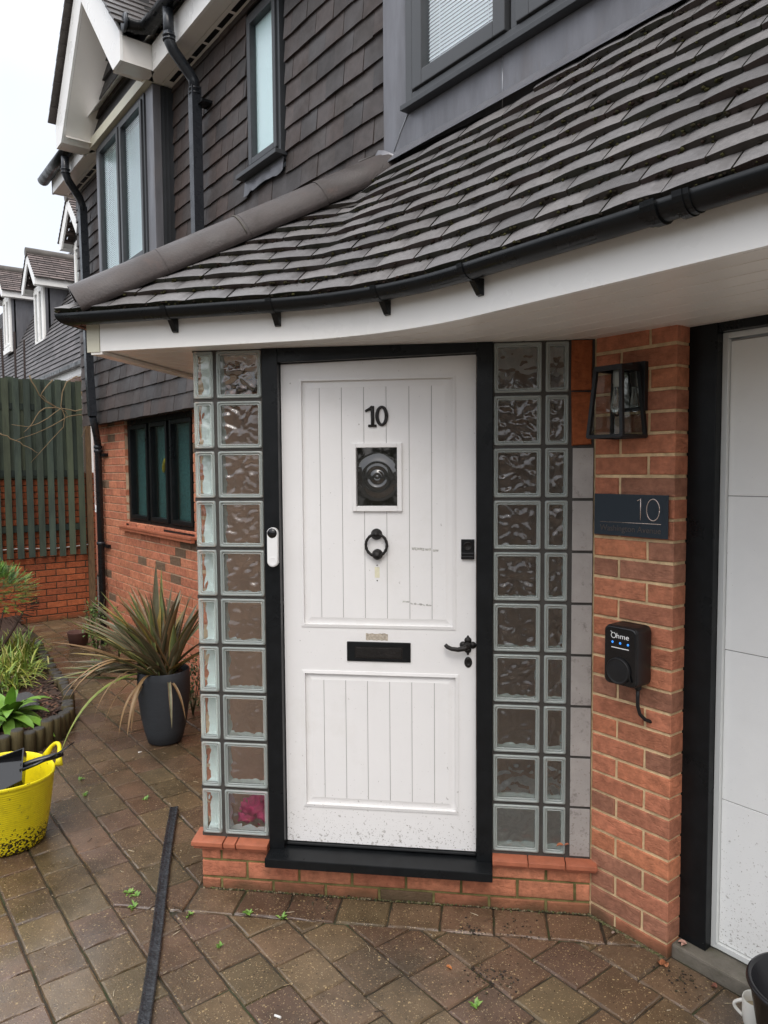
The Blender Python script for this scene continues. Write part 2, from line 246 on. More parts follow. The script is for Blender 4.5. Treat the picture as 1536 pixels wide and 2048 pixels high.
# ------------------------------------------------------------------ mesh builder
class Fr:
    def __init__(s, O, U, N): s.O = V(O); s.U = V(U); s.N = V(N)
    def p(s, u, w, z): return s.O + s.U*u + s.N*w + Z*z
class MB:
    def __init__(s): s.v = []; s.f = []; s.c = []; s.sm = []
    def vert(s, p, col=(1, 1, 1)): s.v.append(tuple(p)); s.c.append(col); return len(s.v)-1
    def face(s, idx, smooth=False): s.f.append(tuple(idx)); s.sm.append(smooth)
    def poly(s, pts, col=(1, 1, 1), smooth=False): s.face([s.vert(p, col) for p in pts], smooth)
    def hexa(s, P, col=(1, 1, 1)):  # P: 0-3 back quad, 4-7 front quad (matching)
        i = [s.vert(p, col) for p in P]
        s.face((i[4], i[5], i[6], i[7])); s.face((i[3], i[2], i[1], i[0]))
        for a, b in ((0, 1), (1, 2), (2, 3), (3, 0)): s.face((i[a], i[b], i[b+4], i[a+4]))
    def fbox(s, fr, u0, u1, w0, w1, z0, z1, col=(1, 1, 1)):
        s.hexa([fr.p(u0, w0, z0), fr.p(u1, w0, z0), fr.p(u1, w0, z1), fr.p(u0, w0, z1),
                fr.p(u0, w1, z0), fr.p(u1, w1, z0), fr.p(u1, w1, z1), fr.p(u0, w1, z1)], col)
    def brick(s, fr, u0, u1, w0, w1, z0, z1, col, j=.0012, c=.003):
        r = lambda: random.uniform(-j, j)
        B = [fr.p(u0, w0, z0), fr.p(u1, w0, z0), fr.p(u1, w0, z1), fr.p(u0, w0, z1)]
        q = [(u0+r(), z0+r()), (u1+r(), z0+r()), (u1+r(), z1+r()), (u0+r(), z1+r())]
        wm = w1-c; ww = w1+r()
        M_ = [fr.p(a, wm, b) for a, b in q]
        sg = [(1, 1), (-1, 1), (-1, -1), (1, -1)]
        Fq = [fr.p(a+c*x, ww, b+c*y) for (a, b), (x, y) in zip(q, sg)]
        i = [s.vert(p, col) for p in B+M_+Fq]
        s.face((i[8], i[9], i[10], i[11])); s.face((i[3], i[2], i[1], i[0]))
        for o in (0, 4):
            for a, b in ((0, 1), (1, 2), (2, 3), (3, 0)): s.face((i[o+a], i[o+b], i[o+b+4], i[o+a+4]))
    def rings(s, R, col=(1, 1, 1), close=True, cap=True, smooth=True):
        n = len(R[0]); idx = [[s.vert(p, col) for p in r] for r in R]
        for a, b in zip(idx, idx[1:]):
            for k in range(n if close else n-1):
                k2 = (k+1) % n; s.face((a[k], a[k2], b[k2], b[k]), smooth)
        if cap: s.face(idx[0][::-1]); s.face(idx[-1])
    def tube(s, pts, r, n=8, col=(1, 1, 1), cap=True, square=False):
        pts = [V(p) for p in pts]; R = []
        up = None
        for i, p in enumerate(pts):
            t = (pts[min(i+1, len(pts)-1)]-pts[max(i-1, 0)]).normalized()
            if up is None: up = (Z if abs(t.z) < .9 else V((0, -1, 0)))
            a = t.cross(up).normalized(); bb = a.cross(t).normalized(); up = bb
            rr = r[i] if isinstance(r, (list, tuple)) else r
            if square: R.append([p+a*rr*x+bb*rr*y for x, y in ((1, 1), (-1, 1), (-1, -1), (1, -1))])
            else: R.append([p+a*rr*math.cos(2*math.pi*k/n)+bb*rr*math.sin(2*math.pi*k/n) for k in range(n)])
        s.rings(R, col, cap=cap, smooth=not square)
    def lathe(s, O, prof, n=32, ax=None, col=(1, 1, 1), cap=False, shear=(0, 0)):
        O = V(O); ax = V(ax) if ax else Z
        a = ax.orthogonal().normalized(); b = ax.cross(a)
        s.rings([[O+ax*h+V((shear[0]*h, shear[1]*h, 0))+(a*math.cos(2*math.pi*k/n)+b*math.sin(2*math.pi*k/n))*r for k in range(n)] for r, h in prof], col, cap=cap)
    def ico(s, p, r, col, sq=(1, 1, 1), jit=.25):
        base = [(0, 0, 1), (.89, 0, .45), (.28, .85, .45), (-.72, .53, .45), (-.72, -.53, .45), (.28, -.85, .45),
                (.72, .53, -.45), (-.28, .85, -.45), (-.89, 0, -.45), (-.28, -.85, -.45), (.72, -.53, -.45), (0, 0, -1)]
        i = [s.vert(V(p)+V([b[k]*r*sq[k]*(1+random.uniform(-jit, jit)) for k in range(3)]), col) for b in base]
        for f in ((0, 1, 2), (0, 2, 3), (0, 3, 4), (0, 4, 5), (0, 5, 1), (1, 6, 2), (2, 7, 3), (3, 8, 4), (4, 9, 5), (5, 10, 1),
                  (6, 7, 2), (7, 8, 3), (8, 9, 4), (9, 10, 5), (10, 6, 1), (11, 7, 6), (11, 8, 7), (11, 9, 8), (11, 10, 9), (11, 6, 10)):
            s.face([i[k] for k in f], True)
    def build(s, name, M, parent=None, origin=None, bevel=0, recalc=True, **tags):
        o_ = V(origin) if origin is not None else V((0, 0, 0))
        me = bpy.data.meshes.new(name); me.from_pydata([tuple(V(p)-o_) for p in s.v], [], s.f)
        a = me.color_attributes.new('Col', 'FLOAT_COLOR', 'POINT')
        for k, cc in enumerate(s.c): a.data[k].color = (*cc, 1)
        me.polygons.foreach_set('use_smooth', s.sm)
        if recalc or bevel:
            bm = bmesh.new(); bm.from_mesh(me)
            if recalc: bmesh.ops.recalc_face_normals(bm, faces=bm.faces)
            if bevel:
                ed = [e for e in bm.edges if len(e.link_faces) == 2 and e.calc_face_angle(0) > .5]
                bmesh.ops.bevel(bm, geom=ed, offset=bevel, segments=2, affect='EDGES', profile=.6, clamp_overlap=True)
            bm.to_mesh(me); bm.free()
        me.materials.append(M)
        o = bpy.data.objects.new(name, me); COL.objects.link(o); o.location = o_
        if parent is not None:
            o.parent = parent; w = V((0, 0, 0)); q = parent
            while q is not None: w += q.location; q = q.parent
            o.location = o_-w
        for k, v in tags.items(): o[k] = v
        return o
def thing(name, label, cat, loc=(0, 0, 0), group=None):
    o = bpy.data.objects.new(name, None); COL.objects.link(o); o.location = loc; o.empty_display_size = .1
    o['label'] = label; o['category'] = cat
    if group: o['group'] = group
    return o
def copy_tree(o, parent=None, loc=None):
    c = o.copy(); COL.objects.link(c)
    if parent is not None: c.parent = parent
    if loc is not None: c.location = loc
    for ch in list(o.children): copy_tree(ch, c)
    return c
def holed_slab(fr, u0, u1, z0, z1, holes, w0, w1, col=(1, 1, 1)):
    us = sorted({u0, u1, *[h[0] for h in holes], *[h[1] for h in holes]}); zs = sorted({z0, z1, *[h[2] for h in holes], *[h[3] for h in holes]})
    us = [u for u in us if u0 <= u <= u1]; zs = [z for z in zs if z0 <= z <= z1]
    nu, nz = len(us)-1, len(zs)-1
    def fill(i, j):
        if i < 0 or j < 0 or i >= nu or j >= nz: return False
        a, b = (us[i]+us[i+1])/2, (zs[j]+zs[j+1])/2
        return not any(h[0] < a < h[1] and h[2] < b < h[3] for h in holes)
    mb = MB()
    for i in range(nu):
        for j in range(nz):
            if not fill(i, j): continue
            a, b, c_, d = us[i], us[i+1], zs[j], zs[j+1]
            mb.poly([fr.p(a, w1, c_), fr.p(b, w1, c_), fr.p(b, w1, d), fr.p(a, w1, d)], col)
            mb.poly([fr.p(a, w0, d), fr.p(b, w0, d), fr.p(b, w0, c_), fr.p(a, w0, c_)], col)
            if not fill(i-1, j): mb.poly([fr.p(a, w0, c_), fr.p(a, w1, c_), fr.p(a, w1, d), fr.p(a, w0, d)], col)
            if not fill(i+1, j): mb.poly([fr.p(b, w0, d), fr.p(b, w1, d), fr.p(b, w1, c_), fr.p(b, w0, c_)], col)
            if not fill(i, j-1): mb.poly([fr.p(a, w0, c_), fr.p(b, w0, c_), fr.p(b, w1, c_), fr.p(a, w1, c_)], col)
            if not fill(i, j+1): mb.poly([fr.p(a, w0, d), fr.p(a, w1, d), fr.p(b, w1, d), fr.p(b, w0, d)], col)
    return mb
def bcol(kind):
    r = random.random()
    if kind == 'pier': base = random.choice([(.52, .20, .105), (.49, .182, .098), (.48, .182, .104), (.46, .178, .10), (.42, .168, .10), (.34, .155, .098)])
    elif kind == 'wall': base = random.choice([(.50, .19, .105), (.48, .175, .10), (.52, .205, .115), (.44, .165, .095)]) if r > .07 else (.17, .11, .07)
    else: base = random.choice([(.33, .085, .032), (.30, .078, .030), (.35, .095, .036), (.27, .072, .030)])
    k = random.uniform(.85, 1.12); return tuple(x*k for x in base)
def brickwall(fr, u0, u1, z0, z1, holes=(), pitch=.0765, kind='wall', bw=.225, phase=0., zref=0., mort=.011, deep=.02, proud=0., joints=None):
    mb = MB(); k0 = math.floor((z0-zref)/pitch); k = k0
    while zref+k*pitch < z1:
        a, b = zref+k*pitch, zref+(k+1)*pitch-mort
        a2, b2 = max(a, z0), min(b, z1)
        if b2-a2 > .015:
            if joints: js = [u0]+[j for j in joints[k % 2] if u0 < j < u1]+[u1+mort]
            else:
                st = phase+(bw/2 if k % 2 else 0); js = [u0]; q = math.floor((u0-st)/bw)*bw+st+bw
                while q < u1-.02:
                    if q-js[-1] > .03: js.append(q)
                    q += bw
                js.append(u1+mort)
            for x, y in zip(js, js[1:]):
                iv = [(x, y-mort)]
                for h in holes:
                    if h[2] < (a2+b2)/2 < h[3]:
                        nv = []
                        for p, q in iv:
                            if q <= h[0] or p >= h[1]: nv.append((p, q))
                            else:
                                if p < h[0]: nv.append((p, h[0]))
                                if q > h[1]: nv.append((h[1], q))
                        iv = nv
                for p, q in iv:
                    if q-p > .012: mb.brick(fr, p, q, -deep, proud, a2, b2, bcol(kind))
        k += 1
    return mb
# ------------------------------------------------------------------ key frames of the place (metres)
s2 = math.sqrt(.5)
C0 = V((-1.738, 2.344, 0)); D = V((s2, s2, 0)); ND = V((s2, -s2, 0))
FD = Fr(C0, D, ND); FP = Fr(C0, (1, 0, 0), (0, -1, 0)); FW = Fr((0, 2.24, 0), (1, 0, 0), (0, -1, 0)); FT = Fr((0, 2.15, 0), (1, 0, 0), (0, -1, 0))
FB = Fr((-9.2, 0, 0), (0, 1, 0), (1, 0, 0)); G = -.07; SOF = 2.186
ZB = [.155+.203*k for k in range(11)]
# ------------------------------------------------------------------ ground
mb = MB(); mb.poly([(-60, -60, G-.035), (60, -60, G-.035), (60, 60, G-.035), (-60, 60, G-.035)]); mb.build('ground', M_ground, kind='structure')
def inhouse(x, y):
    if y > 2.25 and x < -1.7: return True
    if y > 2.38: return True
    d = (V((x, y, 0))-C0); return d.dot(D) > -1.6 and d.dot(ND) < 0 and y > .9 and x > -3.9
BED = [(-5.05, -2), (-4.84, .35), (-4.86, .75), (-4.95, .98), (-5.12, 1.17), (-5.42, 1.32), (-6.0, 1.41), (-6.9, 1.47), (-8.0, 1.6), (-9.2, 1.75), (-9.2, -2)]
s2 = math.sqrt(.5)
def inbed(x, y):
    c = False; n = len(BED)
    for i in range(n):
        x1, y1 = BED[i]; x2, y2 = BED[(i+1) % n]
        if (y1 > y) != (y2 > y) and x < (x2-x1)*(y-y1)/(y2-y1)+x1: c = not c
    return c
mb = MB()
def pcol():
    base = random.choice([(.128, .083, .050), (.138, .083, .052), (.120, .079, .049), (.130, .089, .050), (.122, .076, .052), (.114, .083, .046), (.132, .091, .050)])
    k = random.uniform(.8, 1.15); return tuple(x*k for x in base)
def clip(P, nx, ny, c):      # keep nx*x+ny*y >= c
    out = []
    for i in range(len(P)):
        a, b_ = P[i], P[(i+1) % len(P)]; da, db = nx*a[0]+ny*a[1]-c, nx*b_[0]+ny*b_[1]-c
        if da >= 0: out.append(a)
        if da*db < 0: t = da/(da-db); out.append((a[0]+(b_[0]-a[0])*t, a[1]+(b_[1]-a[1])*t))
    return out
def area(P): return abs(sum(P[i][0]*P[(i+1) % len(P)][1]-P[(i+1) % len(P)][0]*P[i][1] for i in range(len(P))))/2
def paver(P):
    if len(P) < 3 or area(P) < .0016: return
    col = pcol(); h = random.uniform(-.002, .002); t1, t2 = random.uniform(-.008, .008), random.uniform(-.008, .008); n = len(P)
    cx, cy = sum(p[0] for p in P)/n, sum(p[1] for p in P)/n; ra = random.uniform(-.010, .010)
    P = [(cx+(x-cx)-ra*(y-cy), cy+(y-cy)+ra*(x-cx)) for x, y in P]
    sg = 1 if sum(P[i][0]*P[(i+1) % n][1]-P[(i+1) % n][0]*P[i][1] for i in range(n)) > 0 else -1
    def inset(d):
        Q = []
        for i in range(n):
            a, b_, c_ = V(P[i-1]), V(P[i]), V(P[(i+1) % n]); e1, e2 = (b_-a).normalized(), (c_-b_).normalized()
            n1, n2 = V((-e1.y, e1.x))*sg, V((-e2.y, e2.x))*sg; k = 1+n1.dot(n2); Q.append(b_+(n1+n2)*(d/max(k, .35)))
        return Q
    def ring(d, z, nn=4, jj=.0018):
        Q = inset(d); pts = []
        for i in range(n):
            for q in range(nn):
                p = Q[i].lerp(Q[(i+1) % n], q/nn); x, y = p.x+random.uniform(-jj, jj), p.y+random.uniform(-jj, jj)
                pts.append(V((x, y, G+z+h+(x-cx)*t1+(y-cy)*t2)))
        return pts
    g = .0022
    idx = [[mb.vert(p, col) for p in ring(d, z)] for d, z in ((g, -.03), (g+.001, -.0075), (g+.0035, -.0025), (g+.008, 0))]; m_ = len(idx[0])
    for a, b_ in zip(idx, idx[1:]):
        for k in range(m_): mb.face((a[k], a[(k+1) % m_], b_[(k+1) % m_], b_[k]))
    mb.face(idx[-1])
X, Y = V((1, 0, 0)), V((0, 1, 0))
q = -1.615
while q < .02:   # header course along the door wall
    w = .206; b4 = [C0+D*(q+a)+ND*c_ for a, c_ in ((0, .012), (w, .012), (w, .182), (0, .182))]; paver([(p.x, p.y) for p in b4]); q += w
c0d, c0n = C0.dot(D), C0.dot(ND)
y = 2.365; i = 0
while y > -2.3:
    h = .205 if y > 1.6 else .172
    wd = .20 if y > 1.6 else .208; x = -9.2-(wd/2 if i % 2 else 0)
    while x < 3.4:
        P = [(x, y-h), (x+wd, y-h), (x+wd, y), (x, y)]; cx, cy = x+wd/2, y-h/2
        if not inbed(cx, cy) and not (x > -2 and cy > 2.4):
            d = cx*s2+cy*s2-c0d; e = cx*s2-cy*s2-c0n
            if abs(d+.80) < 1.20 and e < .5 and e > -.35:
                paver(clip(P, s2, -s2, c0n+.184))
                paver(clip(clip(P, -s2, -s2, -(c0d-1.617)), -s2, s2, -(c0n+.184)))
                paver(clip(clip(P, -s2, s2, -(c0n+.184)), s2, s2, c0d+.035))
            elif not (e < .0 and d > -1.6): paver(P)
        x += wd
    y -= h; i += 1
x = -9.2
while x < -3.2:
    if x < -3.6: paver([(x, 2.365), (x+.208, 2.365), (x+.208, 2.53), (x, 2.53)]) if x < -7.9 else None
    x += .208
mb.build('driveway_paving', M_pave, kind='structure')
mb = MB(); mb.poly([(-9.3, -3, G-.0085), (4, -3, G-.0085), (4, 2.6, G-.0085), (-9.3, 2.6, G-.0085)]); mb.build('paving_joint_sand', M_joint, kind='structure')
mb = MB(); mb.fbox(Fr((0, 0, 0), X, -Y), C0.x+.335, 3.2, -2.70, -2.372, G-.04, -.028); mb.build('garage_threshold', M_conc, kind='structure', bevel=.008)
# ------------------------------------------------------------------ THE HOUSE
house = thing('house', 'tile-hung brick house with white front door numbered 10 under a curved tiled canopy', 'house', (-2.8, 2.3, G))
# lower left brick wall with its window
win_hole = (-6.93, -5.33, 1.20, 2.165)
holed_slab(FW, -7.86, -3.9, G-.1, 2.2, [win_hole], -.22, -.007).build('mortar', M_mortarp, house)
wl = brickwall(FW, -7.86, -3.9, G-.05, 2.19, [win_hole], kind='wall', pitch=.0755, mort=.009, zref=.02, deep=.075).build('brick_wall', M_brick, house)
# tiled sill and window
mb = MB()
x = -6.99
while x < -5.30:
    mb.fbox(FW, x, min(x+.148, -5.28), -.06, .055, 1.165, 1.185, (1, 1, 1)); mb.fbox(FW, x, min(x+.148, -5.28), .02, .05, 1.140, 1.163); x += .151
mb.build('window_sill', M_sill, house, bevel=.003)
def window(parent, fr, u0, u1, z0, z1, w, lights, name='window_frame', M=M_black, glass=M_pane, fw=.06, sash=.045, depth=.06, back=None, backM=M_blind, gap=.006, slats=False):
    mb = MB(); mb.fbox(fr, u0, u0+fw, w-depth, w, z0, z1); mb.fbox(fr, u1-fw, u1, w-depth, w, z0, z1)
    mb.fbox(fr, u0+fw, u1-fw, w-depth, w, z0, z0+fw); mb.fbox(fr, u0+fw, u1-fw, w-depth, w, z1-fw, z1)
    for a in lights[1:]: mb.fbox(fr, a[0]-gap-.030, a[0]-gap, w-depth, w-.002, z0+fw, z1-fw)
    f = mb.build(name, M, parent, bevel=.003)
    for k, (a, b_) in enumerate(lights):
        mb = MB(); za, zb = z0+fw+.004, z1-fw-.004; w2 = w+.012
        for q in ((a, a+sash, za, zb), (b_-sash, b_, za, zb), (a+sash, b_-sash, za, za+sash), (a+sash, b_-sash, zb-sash, zb)):
            mb.fbox(fr, q[0], q[1], w-.05, w2, q[2], q[3])
        s_ = mb.build('sash', M, f, bevel=.004)
        mb = MB(); mb.fbox(fr, a+sash-.004, b_-sash+.004, w-.020, w-.014, za+sash-.004, zb-sash+.004); mb.build('pane', glass, f)
    if back is not None:
        mb = MB()
        if slats:
            z = z0+fw
            while z < z1-fw:
                for a, b_ in lights:
                    mb.hexa([fr.p(a+.03, w-back-.010, z+.016), fr.p(b_-.03, w-back-.010, z+.016), fr.p(b_-.03, w-back-.010, z+.018), fr.p(a+.03, w-back-.010, z+.018),
                             fr.p(a+.03, w-back-.002, z), fr.p(b_-.03, w-back-.002, z), fr.p(b_-.03, w-back-.002, z+.002), fr.p(a+.03, w-back-.002, z+.002)])
                z += .0155
            for a, b_ in lights:
                for uu in (a+.14, b_-.12): mb.tube([fr.p(uu, w-back+.004, z0+fw), fr.p(uu, w-back+.004, z1-fw)], .0012, 5)
            mb.fbox(fr, u0+.02, u1-.02, w-back-.10, w-back-.09, z0+.02, z1-.02)
            mb.build('blind', backM, f)
        else:
            mb.fbox(fr, u0+.02, u1-.02, w-back-.01, w-back, z0+.02, z1-.02); mb.build('curtain', backM, f)
    return f
wf = window(house, FW, -6.925, -5.335, 1.205, 2.16, -.030, [(-6.855, -6.39), (-6.33, -5.92), (-5.86, -5.405)], glass=M_panelow, back=.06, backM=M_curtain, fw=.045, sash=.036)
mb = MB()
pts = [FW.p(-6.02+.15*math.cos(a)*1.0, -.085, 1.66+.13*math.sin(a)) for a in [math.radians(20+q*10) for q in range(16)]]
mb.tube(pts, [.012+.02*math.sin(math.pi*k/15) for k in range(16)], 8); mb.build('yellow_ornament', M_yellow2, wf)
mb = MB(); mb.fbox(FW, -6.93, -5.33, -.10, .0, 1.186, 1.204); mb.build('window_ledge', M_black, house)
# ---- tile hanging
def hung(fr, u0, u1, z0, z1, holes, g=.1205, w=.165, zsplit=0):
    mb = MB(); k = 0; z = z0
    while z < z1:
        st = (w/2 if k % 2 else 0)+random.uniform(-.006, .006); u = u0-w+st
        while u < u1:
            a, b_ = max(u+.0012, u0), min(u+w-.0012, u1)
            iv = [(a, b_)]
            for h in holes:
                if h[2] < z+g*.6 and z < h[3]-.02:
                    nv = []
                    for p, q in iv:
                        if q <= h[0] or p >= h[1]: nv.append((p, q))
                        else:
                            if p < h[0]: nv.append((p, h[0]))
                            if q > h[1]: nv.append((h[1], q))
                    iv = nv
            for p, q in iv:
                if q-p < .012: continue
                col = random.choice([(.058, .047, .042), (.054, .045, .042), (.062, .048, .043), (.050, .043, .041), (.065, .048, .042)])
                f = random.uniform(.85, 1.2); col = tuple(x*f for x in col)
                o = random.uniform(-.0025, .0025); o2 = o+random.uniform(-.002, .002); zz = z+random.uniform(-.0025, .0025); sk = random.uniform(-.002, .002)
                zt = z+g+.03; n_ = 4
                cam_ = random.uniform(.0, .0016)
                bf, bb, tf, tb = [], [], [], []
                for i in range(n_+1):
                    t = i/n_; uu = p+(q-p)*t; c_ = cam_*(1-(2*t-1)**2)-cam_*.5; oo = o+(o2-o)*t; zk = zz+sk*(t-.5)*2
                    bf.append(mb.vert(fr.p(uu, .030+oo+c_, zk), col)); bb.append(mb.vert(fr.p(uu, .017+oo+c_, zk+.001), col))
                    tf.append(mb.vert(fr.p(uu, .014+oo*.3, zt), col)); tb.append(mb.vert(fr.p(uu, .002, zt), col))
                for i in range(n_):
                    mb.face((bf[i], bf[i+1], tf[i+1], tf[i])); mb.face((bb[i+1], bb[i], bf[i], bf[i+1])[::-1]); mb.face((bb[i], bb[i+1], tb[i+1], tb[i])[::-1])
                mb.face((bb[0], bf[0], tf[0], tb[0])); mb.face((bf[-1], bb[-1], tb[-1], tf[-1]))
            u += w
        k += 1; z += g
    return mb
TW = (-4.125, -3.665, 3.40, 4.40); BAY = (-6.66, -5.285, 3.0, 4.52)
hung(FT, -7.87, -2.74, 2.15, 4.50, [TW, BAY], zsplit=1).build('tile_hanging', M_tile, house, recalc=False)
holed_slab(FT, -7.86, -1.24, 2.2, 6.0, [(TW[0]+.02, TW[1]-.02, TW[2]+.02, TW[3]-.02), (-6.5, -5.4, 3.2, 4.4), (-2.55, -1.32, 3.3, 4.5)], -.25, 0).build('upper_wall', M_darkcheek, house)
# tile-hung storey underside
mb = MB(); mb.fbox(FT, -7.87, -3.9, -.12, .012, 2.160, 2.175); mb.build('tilting_fillet', M_board, house)
# narrow obscure window in the tiles
nw = window(house, FT, -4.095, -3.70, 3.49, 4.40, .035, [(-4.066, -3.729)], M=M_grey, fw=.028, sash=.036, glass=M_paneobs, back=.030, gap=0, slats=False)
mb = MB(); mb.fbox(FT, -4.15, -3.655, .0, .095, 3.455, 3.480); mb.fbox(FT, -4.13, -3.67, 0, .04, 3.44, 3.455); mb.build('window_sill', M_grey, house, bevel=.003)
mb = MB()
R_ = []
for i in range(13):
    u = -4.14+.475*i/12; dz = random.uniform(-.012, .012)
    R_.append([FT.p(u, .036, 3.452), FT.p(u, .045+random.uniform(-.004, .004), 3.41), FT.p(u, .042+random.uniform(-.004, .006), 3.372+dz)])
mb.rings(R_, close=False, cap=False); mb.build('lead_flashing', M_lead, house)
# ---- oriel window with lead corner posts
FY = Fr((0, 1.98, 0), (1, 0, 0), (0, -1, 0))
mb = MB(); mb.fbox(FY, -5.435, -5.288, -.06, 0, 3.0, 4.47); mb.fbox(FY, -6.66, -6.575, -.06, 0, 3.0, 4.47)
mb.fbox(FY, -6.575, -5.435, -.06, -.005, 3.0, 3.27); mb.build('lead_post', M_lead, house, bevel=.003)
mb = MB(); mb.fbox(FY, -6.66, -6.62, -.175, -.062, 3.0, 4.47); mb.build('lead_cheek', M_darkcheek, house); mb = MB(); mb.fbox(FY, -5.33, -5.286, -.175, -.062, 3.0, 4.47)
for u in (-.085, -.115): mb.fbox(FY, -5.285, -5.281, u, u+.010, 3.0, 4.47)
mb.build('lead_cheek', M_darkcheek, house)
ow = window(house, FY, -6.57, -5.44, 3.275, 4.46, .012, [(-6.535, -6.02), (-5.98, -5.475)], M=M_grey, fw=.03, sash=.038, glass=M_paneobs, back=.030, slats=True)
# weatherboarded gable over the oriel
AP = -6.0
def gx(z): return (5.62-z)/1.10
mb = MB(); z = 4.56
for k in range(9):
    h = .115; xw = min(.72, gx(z)-.02); 
    if xw < .05: break
    a, b_ = max(AP-xw, -6.66), min(AP+xw, -5.33)
    mb.hexa([FY.p(a, -.06, z), FY.p(b_, -.06, z), FY.p(b_, -.06, z+h+.02), FY.p(a, -.06, z+h+.02),
             FY.p(a, .034, z), FY.p(b_, .030, z), FY.p(b_-.01, .006, z+h+.02), FY.p(a+.01, .006, z+h+.02)]); z += h
mb.build('weatherboarding', M_board, house)
mb = MB(); mb.fbox(FY, -6.68, -5.284, -.10, .045, 4.475, 4.553); mb.build('timber_lintel', M_cream, house)
FG = Fr((0, 1.707, 0), (1, 0, 0), (0, -1, 0))
for sgn, nm in ((1, 'bargeboard'), (-1, 'bargeboard')):
    def gp(dx, z, w=0): return FG.p(AP+sgn*dx, w, z)
    mb = MB(); out = [(0, 5.62), (.86, 4.665), (.86, 4.478), (.70, 4.478), (0, 5.28)]
    n_ = len(out); f_ = [mb.vert(gp(a, z_)) for a, z_ in out]; b__ = [mb.vert(gp(a, z_, -.02)) for a, z_ in out]
    mb.face(f_); mb.face(b__[::-1])
    for k in range(n_): mb.face((f_[k], f_[(k+1) % n_], b__[(k+1) % n_], b__[k]))
    mb.build(nm, M_white, house)
    mb = MB(); mb.poly([gp(.70, 4.478, -.021), gp(.70, 4.478, -.40), gp(0, 5.28, -.40), gp(0, 5.28, -.021)])
    mb.poly([gp(.62, 4.50, -.025), gp(.62, 4.50, -.36), gp(.665, 4.535, -.36), gp(.665, 4.535, -.025)])
    mb.poly([gp(.70, 4.478, -.021), gp(.86, 4.478, -.021), gp(.86, 4.478, -.21), gp(.70, 4.478, -.29)])
    mb.poly([gp(.855, 4.479, -.021), gp(.855, 4.479, -.225), gp(.855, 4.65, -.225), gp(.855, 4.65, -.021)])
    mb.build('gable_soffit', M_soffit, house, recalc=False)
    # gable roof slope
    mb = MB(); sl_ = V((.88, 0, -.955)); L = sl_.length; sl_.normalize(); nn = V((.955, 0, .88)).normalized()
    k = 0
    while k*.1 < L+.02:
        yy = 1.655; first = True
        while yy < 3.2:
            t0, t1 = L-k*.1+.02, L-k*.1-.12; t1 = max(t1, 0)
            for_w = min(yy+(.08 if (first and k % 2) else .162), 3.2)
            def gq(t, y_, h): 
                p = V((0, 0, 5.66))+sl_*t+nn*h; return V((AP+sgn*p.x, y_, p.z))
            c_ = random.uniform(.07, .11); col = (c_, c_*.88, c_*.82)
            mb.hexa([gq(t0, yy, .012), gq(t0, for_w, .012), gq(t1, for_w, .002), gq(t1, yy, .002),
                     gq(t0, yy, .026+random.uniform(0, .003)), gq(t0, for_w, .026+random.uniform(0, .003)), gq(t1, for_w, .014), gq(t1, yy, .014)], col)
            yy = for_w+.003; first = False
        k += 1
    mb.build('gable_roof', M_rooftile, house)
# ---- main eaves
ZE = 4.478
mb = MB()
for a, b_ in ((-7.98, -6.86), (-5.14, 1.7)):
    mb.fbox(Fr((0, 1.93, 0), X, -Y), a, b_, -.02, 0, ZE-.005, 4.655)
mb.build('main_fascia', M_white, house)
mb = MB()
for a, b_ in ((-7.98, -6.70), (-5.30, 1.7)):
    mb.fbox(Fr((0, 1.952, 0), X, -Y), a, b_, -.09, 0, ZE, ZE+.012); mb.fbox(Fr((0, 2.045, 0), X, -Y), a, b_, -.105, 0, ZE, ZE+.012)
mb.build('main_soffit', M_soffit, house)
mb = MB(); x = -5.2
while x < 1.5: mb.fbox(Fr((0, 2.075, 0), X, -Y), x, x+.17, -.03, .003, ZE-.002, ZE+.004); x += .20
mb.build('soffit_vent', M_gutter, house); mb = MB(); x = -7.9
while x < -6.9: mb.fbox(Fr((0, 2.075, 0), X, -Y), x, x+.17, -.03, .003, ZE-.002, ZE+.004); x += .20
mb.build('soffit_vent', M_gutter, house)
mb = MB(); mb.fbox(Fr((-7.96, 1.93, 0), Y, X), -.0, .4, 0, .02, ZE-.005, 4.655); mb.build('main_fascia', M_white, house)
mb = MB(); mb.poly([(-8.05, 1.88, 4.67), (1.7, 1.88, 4.67), (1.7, 4.6, 7.0), (-8.05, 4.6, 7.0)]); mb.poly([(-7.86, 2.4, 2.2), (-7.86, 6, 2.2), (-7.86, 6, 7.0), (-7.86, 4.6, 7.0), (-7.86, 2.4, 4.9)])
mb.poly([(-7.86, 2.46, G-.1), (-7.86, 8, G-.1), (-7.86, 8, 2.2), (-7.86, 2.46, 2.2)])
mb.build('main_roof', M_tile, house)
def gutter_path(pts, r=.052, ztop=2.285, n=10):
    mb = MB(); R_ = []
    pts = [V(p) for p in pts]
    for i, p in enumerate(pts):
        if i == 0: t = pts[1]-pts[0]
        elif i == len(pts)-1: t = pts[-1]-pts[-2]
        else: t = (pts[i+1]-p).normalized()+(p-pts[i-1]).normalized()
        t.z = 0; t.normalize(); o_ = V((t.y, -t.x, 0))
        k = 1
        if 0 < i < len(pts)-1:
            d1 = (p-pts[i-1]); d1.z = 0; d1.normalize(); k = 1/max(.5, abs(d1.dot(t)))
        ring = []
        for q in range(n+1):
            a = math.pi*q/n; ring.append(V((p.x, p.y, ztop))+o_*r*k*math.cos(a)-Z*r*math.sin(a))
        for q in range(n, -1, -1):
            a = math.pi*q/n; ring.append(V((p.x, p.y, ztop))+o_*(r-.004)*k*math.cos(a)-Z*(r-.004)*math.sin(a))
        # rolled front lip
        R_.append(ring)
    mb.rings(R_, cap=True); return mb
gutter_path([(-5.02, 1.87, 0), (1.7, 1.87, 0)], .056, 4.70).build('main_gutter', M_gutter, house)
